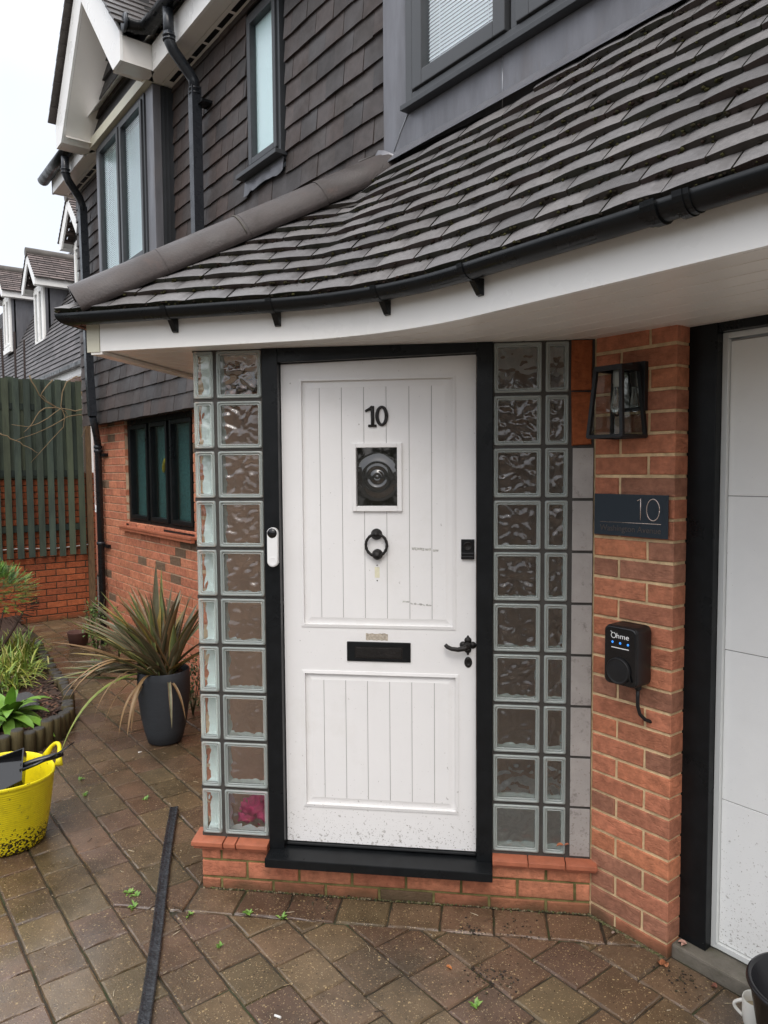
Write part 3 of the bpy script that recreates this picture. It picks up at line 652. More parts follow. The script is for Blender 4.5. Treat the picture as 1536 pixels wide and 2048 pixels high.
gutter_path([(-8.05, 1.87, 0), (-6.95, 1.87, 0)], .056, 4.62).build('main_gutter', M_gutter, house)
gutter_path([(-5.08, 1.73, 0), (-5.08, 1.80, 0), (-5.04, 1.86, 0), (-4.9, 1.87, 0)], .056, 4.71).build('main_gutter', M_gutter, house)
mb = MB(); mb.lathe((-5.08, 1.728, 4.70), [(0, 0), (.06, 0), (.06, -.012), (0, -.012)], 20, ax=V((0, 1, 0))); mb.build('gutter_end_cap', M_pipe, house)
for x0, y0, zt in ((-4.70, 1.87, 4.66),):
    mb = MB(); mb.tube([(-4.69, 1.87, zt), (-4.68, 1.87, 4.46)], .034, square=False, n=12)
    mb.tube([(-4.68, 1.87, 4.50), (-4.68, 1.875, 4.44), (-4.685, 1.90, 4.40), (-4.70, 2.01, 4.30), (-4.70, 2.04, 4.26), (-4.70, 2.045, 4.18)], .036, n=12)
    mb.tube([(-4.70, 2.045, 4.22), (-4.70, 2.045, 2.95)], .033, square=True)
    for z in (4.47, 4.445, 4.20, 4.17): mb.lathe((-4.68 if z > 4.4 else -4.70, 1.87 if z > 4.4 else 2.045, z), [(.034, 0), (.041, .002), (.041, .012), (.034, .014)], 14)
    dp = mb.build('downpipe', M_pipe, house)
    mb = MB(); mb.fbox(FT, -4.70, -4.60, .0, .10, 4.10, 4.118); mb.build('pipe_clip', M_gutter, dp)
mb = MB(); mb.tube([(-7.22, 1.87, 4.6), (-7.22, 1.87, 4.42), (-7.24, 1.90, 4.37), (-7.34, 2.02, 4.27), (-7.36, 2.045, 4.22), (-7.365, 2.05, 4.1)], .035, n=12)
mb.tube([(-7.365, 2.05, 4.2), (-7.30, 2.05, 2.6), (-7.28, 2.06, 2.22)], .034, square=True)
mb.tube([(-7.28, 2.06, 2.22), (-7.40, 2.12, 2.08), (-7.58, 2.19, 1.96), (-7.58, 2.19, G)], .034, n=12)
for z in (1.92, 1.88, .95): mb.lathe((-7.58, 2.19, z), [(.034, 0), (.042, .003), (.042, .03), (.034, .033)], 14)
for z in (4.42, 4.45): mb.lathe((-7.22, 1.87, z), [(.034, 0), (.042, .002), (.042, .012), (.034, .014)], 14)
dp = mb.build('downpipe', M_pipe, house)
mb = MB()
for z in (1.84, .93): mb.fbox(FW, -7.55, -7.42, .0, .035, z, z+.03)
mb.build('pipe_clip', M_gutter, dp)
# ---- lead dormer with grey windows
FL = Fr((0, 2.105, 0), (1, 0, 0), (0, -1, 0))
def sheet(fr, poly, w, th, name, M, parent, **k):
    mb = MB(); f_ = [mb.vert(fr.p(a, w, z_)) for a, z_ in poly]; b__ = [mb.vert(fr.p(a, w-th, z_)) for a, z_ in poly]; n_ = len(poly)
    mb.face(f_); mb.face(b__[::-1])
    for q in range(n_): mb.face((f_[q], f_[(q+1) % n_], b__[(q+1) % n_], b__[q]))
    return mb.build(name, M, parent, **k)
dorm = sheet(FL, [(-2.735, 2.98), (-2.52, 2.98), (-2.52, 3.262), (-2.565, 3.262), (-2.565, 4.6), (-2.735, 4.6)], 0, .05, 'lead_dormer_face', M_lead, house)
sheet(FL, [(-2.52, 2.98), (-1.99, 2.98), (-1.99, 3.255), (-2.52, 3.255)], .0022, .05, 'lead_apron', M_lead, house)
sheet(FL, [(-1.99, 2.98), (-1.22, 2.98), (-1.22, 3.255), (-1.99, 3.255)], .0045, .05, 'lead_apron', M_lead, house)
sheet(FL, [(-1.30, 3.255), (-1.22, 3.255), (-1.22, 4.6), (-1.30, 4.6)], .0022, .05, 'lead_post', M_lead, house)
mb = MB(); mb.hexa([V((x, y, z)) for x, y, z in ((-2.70, 2.10, 3.10), (-1.20, 2.10, 3.10), (-1.20, 2.10, 3.125), (-2.70, 2.10, 3.125), (-2.66, 2.047, 3.062), (-1.20, 2.047, 3.062), (-1.20, 2.047, 3.066), (-2.66, 2.047, 3.066))])
mb.build('lead_apron_edge', M_lead, house)
mb = MB(); mb.fbox(Fr((-1.22, 2.105, 0), Y, X), 0, 1.0, -.02, 0, 3.0, 4.6); mb.build('lead_cheek', M_lead, house)
mb = MB(); mb.tube([FL.p(-2.70, .0, 3.07), FL.p(-2.61, .001, 3.20), FL.p(-2.555, .002, 3.262)], .003, 6); mb.tube([FL.p(-1.99, .004, 3.06), FL.p(-1.99, .004, 3.255)], .0025, 6)
mb.build('lead_seam', mat('bright_lead_weld', (.35, .36, .38), .35, metal=.5), dorm)
mb = MB(); mb.fbox(FL, -2.56, -1.30, -.03, .045, 3.257, 3.279); mb.build('window_sill', M_grey, house, bevel=.002)
M_grey2 = mat('grey_window_smooth', (.065, .068, .072), rough=.34, spec=.45, var=.05, vscale=4)
window(house, FL, -2.558, -1.302, 3.28, 4.62, .015, [(-2.50, -1.96), (-1.905, -1.36)], M=M_grey2, fw=.045, sash=.062, back=.030, slats=True, depth=.09)
# ------------------------------------------------------------------ curved canopy roof
P0 = V((-3.108, .878, 0)); A0 = math.radians(38)
RC = 1.25; S1 = .84      # straight length, then an arc
arc = RC*A0
def E1(s):
    t0 = V((math.cos(A0), math.sin(A0), 0))
    if s <= S1: p, a = P0+t0*s, A0
    elif s <= S1+arc:
        q = (s-S1)/RC; a = A0-q; c_ = P0+t0*S1+V((math.sin(A0), -math.cos(A0), 0))*RC
        p = c_+V((-math.sin(a), math.cos(a), 0))*RC
    else:
        a = 0; c_ = P0+t0*S1+V((math.sin(A0), -math.cos(A0), 0))*RC; p = c_+V((0, 1, 0))*RC+V((1, 0, 0))*(s-S1-arc)
    t = V((math.cos(a), math.sin(a), 0)); return p, t, V((-t.y, t.x, 0))
A2 = math.radians(130)
def E2(s):
    t = V((math.cos(A2), math.sin(A2), 0)); return P0+t*s, t, V((t.y, -t.x, 0))
HB = P0.copy(); HT = V((-2.735, 2.12, 0))
TAN = 1.32; CS = 1/math.sqrt(1+TAN*TAN); SN = TAN*CS
def pt1(s):      # every course rises the same; the run to the house wall changes round the bend
    p, t, n_ = E1(s); dw = (2.12-p.y)/n_.y; xw = p.x+n_.x*dw; k = .90 if xw < HT.x else .785/(dw+.055)
    return .82/k, .82
def pt2(s): return .82/.72, .82
hd = (HT-HB).normalized()
def side(p): return hd.x*(p.y-HB.y)-hd.y*(p.x-HB.x)   # <0 right of the hip
ZT = 2.318; OV = -.055
def roof(E, pt, sign, smax, rmax, wid=.170, g=.0765, moss=None, ymax=2.118):
    mb = MB()
    for k in range(rmax):
        L0 = k*g; s = (-2.4 if sign < 0 else -.2)+(wid/2 if k % 2 else 0)
        while s < smax:
            sj = s+random.uniform(-.002, .002); w_ = wid-random.uniform(.003, .006); sc_ = .0
            dh = random.uniform(-.001, .0015); lift = random.uniform(0, .0015); cam_ = random.uniform(.0025, .005)
            sk = random.uniform(-.003, .003)
            col = random.choice([(.170, .160, .157), (.160, .152, .151), (.177, .165, .160), (.150, .142, .141)]); f = random.uniform(.85, 1.15); col = tuple(x*f for x in col)
            n_ = 4
            def P(t, L, h):
                p, tg, nm = E(sj+w_*t); CS, SN = pt(sj+w_*t); d = OV+(L)*CS; q = p+nm*d; z = ZT+L*SN-.0
                q = q-nm*h*.6; q.z = z+h*.8
                if sign*side(q) > 0 :   # beyond the hip: slide along the eave direction back to it
                    dd = hd.x*tg.y-hd.y*tg.x; q = q-tg*(side(q)/dd)
                return q
            pm, tg, nm = E(sj+w_/2); c0 = pm+nm*(OV+L0*pt(s)[0])
            tailc = c0
            ok = sign*side(c0) < .07
            if tailc.y > 2.072 and tailc.x < -1.2: ok = False
            if tailc.y > 3.2 : ok = False
            if ok:
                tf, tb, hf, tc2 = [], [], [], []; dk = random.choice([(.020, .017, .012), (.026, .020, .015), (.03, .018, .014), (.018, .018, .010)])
                for i in range(n_+1):
                    t = i/n_; c_ = cam_*(1-(2*t-1)**2)
                    Lt = L0+sk*(t-.5)
                    a = P(t, Lt, .030+dh+lift+c_); b_ = P(t, Lt+.002, .003+dh+lift+c_*.6); h_ = P(t, L0+g+.035, .007+dh+c_*.5)
                    if tailc.x < -1.2:
                        for q in (a, b_, h_):
                            if q.y > ymax: q.y = ymax
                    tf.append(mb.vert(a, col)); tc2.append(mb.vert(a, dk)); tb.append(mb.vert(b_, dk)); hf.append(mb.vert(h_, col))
                    if moss is not None and random.random() < .75 and t < 1:
                        for _ in range(random.choice([2, 3, 4, 6])):
                            tt = t+random.uniform(-.1, .25); mp_ = P(min(max(tt, 0), 1), L0-.002, random.uniform(.004, .027)+c_)
                            r_ = random.choice([.003, .004, .005, .007])
                            mc = random.choice([(.030, .026, .014), (.040, .036, .016), (.020, .016, .012), (.055, .052, .022), (.028, .018, .014), (.022, .018, .012)])
                            moss.ico(mp_, r_, mc, (1, 1, .8), .4)
                for i in range(n_):
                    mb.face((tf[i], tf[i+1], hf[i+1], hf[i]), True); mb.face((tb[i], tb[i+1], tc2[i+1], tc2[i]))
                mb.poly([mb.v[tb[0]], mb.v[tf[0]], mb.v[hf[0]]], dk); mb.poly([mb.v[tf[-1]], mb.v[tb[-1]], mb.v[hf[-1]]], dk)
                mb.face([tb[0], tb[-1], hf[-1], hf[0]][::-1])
            s += wid
    return mb
moss = MB()
cr_ = roof(E1, pt1, 1, 4.6, 36, moss=moss).build('canopy_roof', M_rooftile, house, recalc=False)
# moss tufts in drifts
for _ in range(70):
    s = random.uniform(.5, 3.2); k = random.randint(0, 12)
    p, tg, nm = E1(s); CS_, SN_ = pt1(s); q = p+nm*(OV+k*.0765*CS_); q.z = ZT+k*.0765*SN_
    if side(q) > -.1 or q.y > 2.08: continue
    for _ in range(random.randint(3, 14)):
        o_ = q+tg*random.gauss(0, .014)+nm*random.uniform(-.004, .012)+Z*random.uniform(.016, .032)
        moss.ico(o_, random.uniform(.003, .007), random.choice([(.09, .10, .03), (.07, .07, .025), (.12, .12, .04), (.04, .035, .015)]), (1, 1, .7), .4)
for _ in range(260):   # grit and debris lying on the tiles
    s = random.uniform(.1, 3.2); k = random.uniform(0, 12); p, tg, nm = E1(s); CS_, SN_ = pt1(s); q = p+nm*(OV+k*.0765*CS_); q.z = ZT+k*.0765*SN_+.030
    if side(q) > -.1 or q.y > 2.08: continue
    moss.ico(q, random.uniform(.0012, .003), random.choice([(.02, .02, .015), (.3, .28, .24), (.03, .03, .02)]), (1, 1, .5), .4)
moss.build('roof_moss', M_moss, house, recalc=False, kind='stuff')
roof(E2, pt2, -1, 3.2, 22).build('canopy_roof', M_rooftile, house, recalc=False)
# boarding under the tiles
mb = MB(); R_ = []
for i in range(61):
    s = 4.6*i/60; p, tg, nm = E1(s); row = []
    for k in range(8):
        L = k*1.75/7; CS_, SN_ = pt1(4.6*i/60); q = p+nm*(OV+.06+L*CS_); q.z = ZT+(L+.05)*SN_-.03
        if side(q) > 0: dd = hd.x*tg.y-hd.y*tg.x; q = q-tg*(side(q)/dd)
        if q.x < -1.25 and q.y > 2.13: q.y = 2.13
        row.append(q)
    R_.append(row)
mb.rings(R_, close=False, cap=False); mb.build('roof_boarding', M_board, house, recalc=False)
# hip tiles: half-round, bedded on mortar
HBz, HTz = ZT-.005, 3.135
hb = V((HB.x-.012, HB.y-.045, ZT+.058)); ht = V((HT.x+.03, 2.11, 3.075)); ax = (ht-hb); HL = ax.length; ax.normalize()
sidev = ax.cross(Z).normalized(); upv = sidev.cross(ax).normalized()
nseg = 4; Ls = HL/nseg
for k in range(nseg):
    mb = MB(); R_ = []
    a0, a1 = k*Ls, (k+1)*Ls+.01; k_off = random.uniform(-.001, .001)
    for t, rr in ((a0, .098), (a0+.5*Ls, .0975), (min(a0+Ls-.001, HL), .097)):
        c_ = hb+ax*t+upv*(-.035+k_off)
        o = [c_+sidev*rr*math.cos(a)*1.0+upv*rr*math.sin(a)*1.05 for a in [math.pi*(q/14*1.16-.08) for q in range(15)]]
        i_ = [c_+sidev*(rr-.016)*math.cos(a)*1.0+upv*(rr-.016)*math.sin(a)*1.05 for a in [math.pi*(q/14*1.16-.08) for q in range(14, -1, -1)]]
        R_.append(o+i_)
    mb.rings(R_, cap=False)
    if k == 0:
        e_ = len(R_[0]); h_ = e_//2
        for q in range(h_-1): mb.poly([R_[0][q], R_[0][q+1], R_[0][e_-2-q], R_[0][e_-1-q]])
    mb.build('hip_tile', M_hip, cr_)
mb = MB(); c_ = hb+ax*.045-upv*.035
mb.poly([c_+sidev*.09*math.cos(a)+upv*.093*math.sin(a) for a in [math.pi*q/14 for q in range(15)]])
for q in range(4):
    o = c_-ax*.012+upv*(.002+q*.022)+sidev*.01; mb.hexa([o+sidev*a*(.075-q*.012)+upv*b_*.007+ax*d_*.03 for d_ in (1, 0) for a, b_ in ((-1, -1), (1, -1), (1, 1), (-1, 1))])
mb.build('hip_bedding', M_moss, cr_)
mb = MB()
for t in (.49*HL,): 
    c_ = hb+ax*t-upv*.035; mb.tube([c_+sidev*.0985*math.cos(a)+upv*.1035*math.sin(a) for a in [math.pi*(q/16) for q in range(17)]], .0035, 6)
mb.build('mortar_joint', mat('hip_mortar', (.11, .10, .085), .9), cr_)
mb = MB(); R_ = []
for t in (0, .5, 1):
    R_.append([V((-2.80+.20*q/6, 2.115-.07*math.sin(math.pi*q/6)-.03*t, 3.085+.055*math.sin(math.pi*q/6)-.07*t-.01*q/6)) for q in range(7)])
mb.rings(R_, close=False, cap=False); mb.build('lead_saddle', M_lead, house)
# fascia, soffit boards, gutter
def band(name, E, s0, s1, d0, d1, z0, z1, M, n=50, parent=house, flip=1):
    mb = MB(); R_ = []
    for i in range(n+1):
        p, tg, nm = E(s0+(s1-s0)*i/n)
        R_.append([p+nm*d0+Z*z0, p+nm*d1+Z*z0, p+nm*d1+Z*z1, p+nm*d0+Z*z1])
    mb.rings(R_, smooth=False); return mb.build(name, M, parent)
band('canopy_fascia', E1, .048, 4.6, 0, .02, SOF-.004, 2.325, M_white)
band('fascia_corner', E1, -.012, .046, -.003, .02, SOF-.006, 2.325, M_cream, n=2)
band('fascia_corner', E2, 0, .05, -.002, .02, SOF-.006, 2.325, M_cream, n=2)
band('canopy_fascia', E2, .05, 1.95, 0, .02, SOF-.004, 2.325, M_white, n=4)
mb = MB(); d = .02; k = 0
while d < 1.6:
    n_ = 50; last = None
    for i in range(n_+1):
        s = -1.8+6.4*i/n_; p, tg, nm = E1(s); row = []
        for dd_, hz in ((d, 0), (d+.092, 0), (d+.0945, .006), (d+.0985, .006), (d+.10, 0)):
            q = p+nm*dd_; 
            # clip to the left eave line
            e2p, t2, n2 = E2(0); dist = (q-e2p).dot(n2)
            if dist < .018:
                den = tg.dot(n2); q = q+tg*((.018-dist)/den)
            q.z = SOF+hz; row.append(mb.vert(q))
        if last:
            for a, b_, c_, e_ in zip(last, last[1:], row[1:], row): mb.face((a, b_, c_, e_))
        last = row
    d += .10; k += 1
mb.build('canopy_soffit', M_soffit, house, recalc=False)
mb = MB(); p_, t2, n2 = E2(0)
mb.fbox(Fr(P0, t2, -n2), .0, 1.9, -.055, -.004, SOF-.016, SOF-.003); mb.build('soffit_trim', M_soffit, house)
gp_ = []
go = .052
for i in range(7): p, tg, nm = E2(1.95-i*.3); gp_.append(p-nm*go)
gp_ = [q for q in gp_ if (q-P0).length > .3]
_, t1, n1 = E1(0); _, t2, n2 = E2(0)
corner = P0-(n1+n2)*(go/(1+n1.dot(n2)))
gp_.append(corner)
for i in range(1, 60): p, tg, nm = E1(4.6*i/59); gp_.append(p-nm*go)
gut = gutter_path(gp_, .042, 2.322).build('canopy_gutter', M_gutter, house)
def arcpos(x):   # arc length of the eave point with this x
    lo, hi = 0, 4.6
    for _ in range(40):
        mi = (lo+hi)/2
        if E1(mi)[0].x < x: lo = mi
        else: hi = mi
    return lo
for x in (-2.80, -2.46, -2.06, -1.66, -.35, .3, .9):
    p, tg, nm = E1(arcpos(x)); c_ = p-nm*go; mb = MB()
    for w_ in (0,):
        R_ = []
        for ds in (-.011, .011):
            R_.append([c_+tg*ds-nm*rr*math.cos(a)+Z*(2.324-rr*math.sin(a)) for rr, rng in ((.0460, range(13)), (.0415, range(12, -1, -1))) for a in [math.pi*q/12 for q in rng]])
        mb.rings(R_, smooth=False)
    fr = Fr(p, tg, -nm)
    mb.hexa([fr.p(-.012, 0, 2.238), fr.p(.012, 0, 2.238), fr.p(.012, 0, 2.290), fr.p(-.012, 0, 2.290), fr.p(-.009, .014, 2.240), fr.p(.009, .014, 2.240), fr.p(.011, .046, 2.284), fr.p(-.011, .046, 2.284)])
    mb.build('gutter_bracket', M_gutter, gut)
mb = MB()
for ds, rr in ((-.05, .053), (-.035, .056), (.035, .056), (.05, .053)):
    p, tg, nm = E1(arcpos(-.975)+ds); c_ = p-nm*go; R_ = []
    for e in (-.012, .012): R_.append([c_+tg*e-nm*r_*math.cos(a)+Z*(2.325-r_*math.sin(a)) for r_, rng in ((rr-.005, range(13)), (.0415, range(12, -1, -1))) for a in [math.pi*q/12 for q in rng]])
    mb.rings(R_, smooth=False)
mb.build('gutter_union', M_gutter, gut)
# ------------------------------------------------------------------ porch: brick base, glass blocks, door
brickwall(FD, -1.605, .0, G-.1, .128, [(-1.306, -.383, .045, .2)], kind='wall', pitch=.0765, zref=-.101, phase=.06).build('porch_plinth', M_brick, house)
mb = MB(); mb.fbox(FD, -1.60, .0, -.20, -.007, G-.1, .104); mb.build('mortar', M_mortarw, house)
FRt = Fr(C0-D*1.605, (-s2, s2, 0), (-s2, -s2, 0))      # return wall of the porch
holed_slab(FRt, .085, 1.5, G-.1, 2.2, [(.10, 1.3, .17, 2.16)], -.03, -.006).build('mortar', M_mortarp, house)
brickwall(FRt, .085, 1.5, G-.1, 2.2, [(.10, 1.3, .17, 2.16)], kind='wall', zref=-.101).build('brick_wall', M_brick, house)
mb = MB(); mb.fbox(FRt, .10, 1.3, -.022, -.015, .17, 2.16); mb.build('side_light', M_frost, house)
mb = MB()
for u0, u1 in ((-1.635, -1.50), (-1.495, -1.445), (-1.44, -1.307)):
    mb.hexa([FD.p(u0, -.06, .128), FD.p(u1, -.06, .128), FD.p(u1, -.06, .156), FD.p(u0, -.06, .156), FD.p(u0, .045, .124), FD.p(u1, .045, .124), FD.p(u1, .045, .143), FD.p(u0, .045, .143)])
    mb.fbox(FD, u0+.004, u1-.004, -.04, .028, .106, .123)
mb.build('porch_sill', M_sill, house, bevel=.003); mb = MB()
for u0, u1 in ((-.383, -.245), (-.242, -.10), (-.097, .022)):
    mb.hexa([FD.p(u0, -.06, .128), FD.p(u1, -.06, .128), FD.p(u1, -.06, .156), FD.p(u0, -.06, .156), FD.p(u0, .045, .124), FD.p(u1, .045, .124), FD.p(u1, .045, .143), FD.p(u0, .045, .143)])
    mb.fbox(FD, u0+.002, u1-.002, -.04, .028, .108, .123)
mb.build('porch_sill', M_sill, house, bevel=.003)
def blockpanel(u0, u1, cols, extra=()):
    holes = [(a+.004 if a > -1.55 else a-.01, b_-.004, ZB[k]+.010, ZB[k+1]-.006) for a, b_ in cols for k in range(10)]
    root = holed_slab(FD, u0, u1, ZB[0]-.012, SOF+.01, holes, -.08, -.004).build('glass_block_panel', M_grout, house)
    for a, b_ in cols:
        for k in range(10):
            za, zb = ZB[k]+.008, ZB[k+1]-.004; ua, ub = a+.0025, b_-.0025
            mb = MB(); idx = []
            def rr(i, w, rad):
                pts = []; x0, x1, z0, z1 = ua+i, ub-i, za+i, zb-i; rad = max(rad, .001)
                for cx, cz, st in ((x1-rad, z1-rad, 0), (x0+rad, z1-rad, 90), (x0+rad, z0+rad, 180), (x1-rad, z0+rad, 270)):
                    for q in range(4):
                        aa = math.radians(st+q*30); pts.append(FD.p(cx+rad*math.cos(aa), w, cz+rad*math.sin(aa)))
                return pts
            R_ = [rr(.0, -.03, .007), rr(.0, -.001, .007), rr(.002, .003, .008), rr(.0065, .0035, .009), rr(.0095, .0005, .008), rr(.0105, -.004, .008), rr(.012, -.0005, .007), rr(.0145, .0005, .006), rr(.0165, -.003, .005), rr(.0175, -.012, .004)]
            mb.rings(R_, cap=False); blk = mb.build('glass_block', M_glassb, root, recalc=False)
            mb = MB(); x0, x1, z0, z1 = ua+.0165, ub-.0165, za+.0165, zb-.0165
            seed = V((random.uniform(0, 50), random.uniform(0, 50), 0)); cols_ = []
            ww, hh = x1-x0, z1-z0; nu_ = max(8, int(26*ww/.145)); nz_ = 26; gi = []
            ph = random.uniform(0, 6); kk = random.choice([7, 8, 9, 11]); cxr, czr = random.uniform(.4, .6), random.uniform(.35, .65)
            for iz in range(nz_+1):
                row = []
                for iu in range(nu_+1):
                    a1_, b1_ = iu/nu_, iz/nz_; X_, Z_ = (a1_-cxr)*ww/.145, b1_-czr; r_ = math.hypot(X_, Z_); th = math.atan2(Z_, X_)
                    nz3 = noise.noise(V((X_*4, Z_*4, 0))+seed); n2_ = noise.noise(V((X_*9+40, Z_*9, 3))+seed)
                    e_ = min(1, min(a1_, 1-a1_)*7)*min(1, min(b1_, 1-b1_)*7)
                    h = (.0036*math.sin(kk*th+5*nz3+ph)*min(1, r_*2.2)+.0065*nz3+.0034*n2_)*e_
                    row.append(mb.vert(FD.p(x0+ww*a1_, -.006+h, z0+hh*b1_), (seed.x+a1_*ww/.145, seed.y+b1_*hh/.145, 0)))
                gi.append(row)
            for iz in range(nz_):
                for iu in range(nu_): mb.face((gi[iz][iu], gi[iz][iu+1], gi[iz+1][iu+1], gi[iz+1][iu]), True)
            mb.build('block_face', M_wavy, root, recalc=False)
            mb = MB(); f0 = [FD.p(x, -.018, z) for x, z in ((x0-.004, z0-.004), (x1+.004, z0-.004), (x1+.004, z1+.004), (x0-.004, z1+.004))]
            f1 = [FD.p(x, -.078, z) for x, z in ((x0-.004, z0-.004), (x1+.004, z0-.004), (x1+.004, z1+.004), (x0-.004, z1+.004))]
            for q in range(4):
                if not (q == 3 and a < -1.55): mb.poly([f0[q], f0[(q+1) % 4], f1[(q+1) % 4], f1[q]])
            if a < -1.55: mb.poly([f1[0], f1[1], f1[2], f1[3]])  # pale back sheet added to brighten the narrow left blocks
            mb.build('block_wall', M_blockin, root, recalc=False)
    return root
blockpanel(-1.602, -1.306, [(-1.600, -1.512), (-1.502, -1.309)])
bpR = blockpanel(-.383, 0.0, [(-.383, -.196), (-.186, -.094)])
for k in range(8):
    mb = MB(); mb.fbox(FD, -.080, -.003, -.004, .0035, ZB[k]+.0055, ZB[k+1]-.0055); mb.build('slip_tile', M_slip, bpR, bevel=.0015)
for z0, z1 in ((1.786, 1.985), (1.992, 2.18)):
    mb = MB(); mb.brick(FD, -.086, -.012, -.02, .008, z0, z1, (.30, .085, .03), j=.003); mb.build('upright_brick', M_brick, bpR)
# hall behind the door
mb = MB()
def hp(u, w, z): return FD.p(u, w, z)
mb.poly([hp(-1.60, -1.35, .0), hp(.6, -1.35, .0), hp(.6, -1.35, 2.3), hp(-1.60, -1.35, 2.3)])
mb.poly([hp(.0, -.16, .0), hp(.0, -1.35, .0), hp(.0, -1.35, 2.3), hp(.0, -.16, 2.3)])
mb.poly([hp(-1.6, -.1, 2.25), hp(.6, -.1, 2.25), hp(.6, -1.35, 2.25), hp(-1.6, -1.35, 2.25)])
mb.build('hall_wall', M_inner, house, recalc=False)
mb = MB(); mb.poly([hp(-1.6, -.1, .05), hp(.0, -.1, .05), hp(.0, -1.35, .05), hp(-1.6, -1.35, .05)]); mb.build('hall_floor', M_hallfloor, house, recalc=False)
mb = MB(); mb.fbox(FD, -1.62, -1.2, -.55, -.27, .05, 1.97); mb.build('hall_cupboard', mat('brown_hall_wood', (.50, .30, .21), .6, var=.1), house)
# frame and threshold
mb = MB()
mb.fbox(FD, -1.305, -1.241, -.10, .012, .118, SOF-.001); mb.fbox(FD, -.446, -.384, -.10, .012, .118, SOF-.001)
P_ = [(-1.241, 2.128), (-.446, 2.147), (-.446, SOF-.001), (-1.241, SOF-.001)]
mb.hexa([FD.p(a, -.10, z) for a, z in P_]+[FD.p(a, .0095, z) for a, z in P_])
mb.build('door_frame', M_black, house, bevel=.002)
mb = MB(); mb.hexa([FD.p(-1.305, -.10, .06), FD.p(-.383, -.10, .06), FD.p(-.383, -.10, .126), FD.p(-1.305, -.10, .126), FD.p(-1.305, .085, .075), FD.p(-.383, .085, .075), FD.p(-.383, .085, .112), FD.p(-1.305, .085, .112)])
mb.fbox(FD, -1.240, -.447, -.095, -.012, .1265, .134); mb.build('door_threshold', M_black, house, bevel=.004)
door = None
DW = -.030
mb = MB()
def dfr(u0, u1, z0, z1, w=DW, th=.035): mb.fbox(FD, u0, u1, w-th, w, z0, z1)
UP = (-1.165, -.530, 1.050, 2.068); LP = (-1.170, -.518, .288, .868)
# stiles, rails with a slightly sloping head
dl, dr = -1.238, -.449
def topz(u): return 2.125+(u-dl)/(dr-dl)*.019
def quadbox(pts, w, th=.035): mb.hexa([FD.p(a, w-th, z) for a, z in pts]+[FD.p(a, w, z) for a, z in pts])
quadbox([(dl, .137), (UP[0], .137), (UP[0], topz(UP[0])), (dl, topz(dl))], DW)
quadbox([(LP[1]-.001, .137), (dr, .137), (dr, topz(dr)), (LP[1]-.001, topz(LP[1]))], DW)
quadbox([(UP[0], UP[3]), (LP[1]-.001, UP[3]), (LP[1]-.001, topz(LP[1])), (UP[0], topz(UP[0]))], DW)
dfr(UP[0], LP[1]-.001, LP[3], UP[2]); dfr(UP[0], LP[1]-.001, .137, LP[2]); dfr(UP[1], LP[1]-.001, UP[2], UP[3])
for (u0, u1, z0, z1) in (UP, (UP[0], LP[1]-.001, LP[2], LP[3])):
    i1 = .012; i2 = .040
    o = [(u0, z0), (u1, z0), (u1, z1), (u0, z1)]; a_ = [(u0+i1, z0+i1), (u1-i1, z0+i1), (u1-i1, z1-i1), (u0+i1, z1-i1)]
    b_ = [(u0+i2, z0+i2), (u1-i2, z0+i2), (u1-i2, z1-i2), (u0+i2, z1-i2)]
    for r1, r2, w1, w2 in ((o, a_, DW+.003, DW+.005), (a_, a_, DW+.005, DW-.012), (a_, b_, DW-.012, DW-.005)):
        for k in range(4): mb.poly([FD.p(*[r1[k][0], w1, r1[k][1]]), FD.p(r1[(k+1) % 4][0], w1, r1[(k+1) % 4][1]), FD.p(r2[(k+1) % 4][0], w2, r2[(k+1) % 4][1]), FD.p(r2[k][0], w2, r2[k][1])])
    for k in range(4): mb.poly([FD.p(o[k][0], DW, o[k][1]), FD.p(o[(k+1) % 4][0], DW, o[(k+1) % 4][1]), FD.p(o[(k+1) % 4][0], DW+.003, o[(k+1) % 4][1]), FD.p(o[k][0], DW+.003, o[k][1])])
WIN = (-.946, -.744, 1.528, 1.802); WI = (-.933, -.760, 1.546, 1.788)
def boards(u0, u1, z0, z1, xs, hole=None):
    e = [u0]+xs+[u1]
    for a, b_ in zip(e, e[1:]):
        a2, b2 = a+(.0011 if a != u0 else 0), b_-(.0011 if b_ != u1 else 0)
        segs = [(a2, b2, z0, z1)]
        if hole and b2 > hole[0] and a2 < hole[1]:
            segs = [(a2, b2, z0, hole[2]), (a2, b2, hole[3], z1)]
            if a2 < hole[0]: segs.append((a2, hole[0], hole[2], hole[3]))
            if b2 > hole[1]: segs.append((hole[1], b2, hole[2], hole[3]))
        for s_ in segs: mb.fbox(FD, s_[0], s_[1], DW-.03, DW-.005, s_[2], s_[3])
gr = [-1.080, -.989, -.898, -.807, -.715, -.625]
boards(UP[0]+.040, UP[1]-.040, UP[2]+.040, UP[3]-.040, gr, WI)
boards(UP[0]+.040, LP[1]-.041, LP[2]+.040, LP[3]-.040, [-1.075, -.983, -.892, -.800, -.709, -.617])
door = mb.build('front_door', M_doorw, house)
gw = (DW-.033, DW-.0078)
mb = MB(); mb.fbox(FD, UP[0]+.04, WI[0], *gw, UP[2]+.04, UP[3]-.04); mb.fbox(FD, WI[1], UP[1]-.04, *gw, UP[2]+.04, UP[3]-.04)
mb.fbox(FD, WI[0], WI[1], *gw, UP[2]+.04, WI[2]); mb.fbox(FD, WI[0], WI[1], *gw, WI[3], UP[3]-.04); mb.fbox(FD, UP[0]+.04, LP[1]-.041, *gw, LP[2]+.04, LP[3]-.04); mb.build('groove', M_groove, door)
mb = MB()
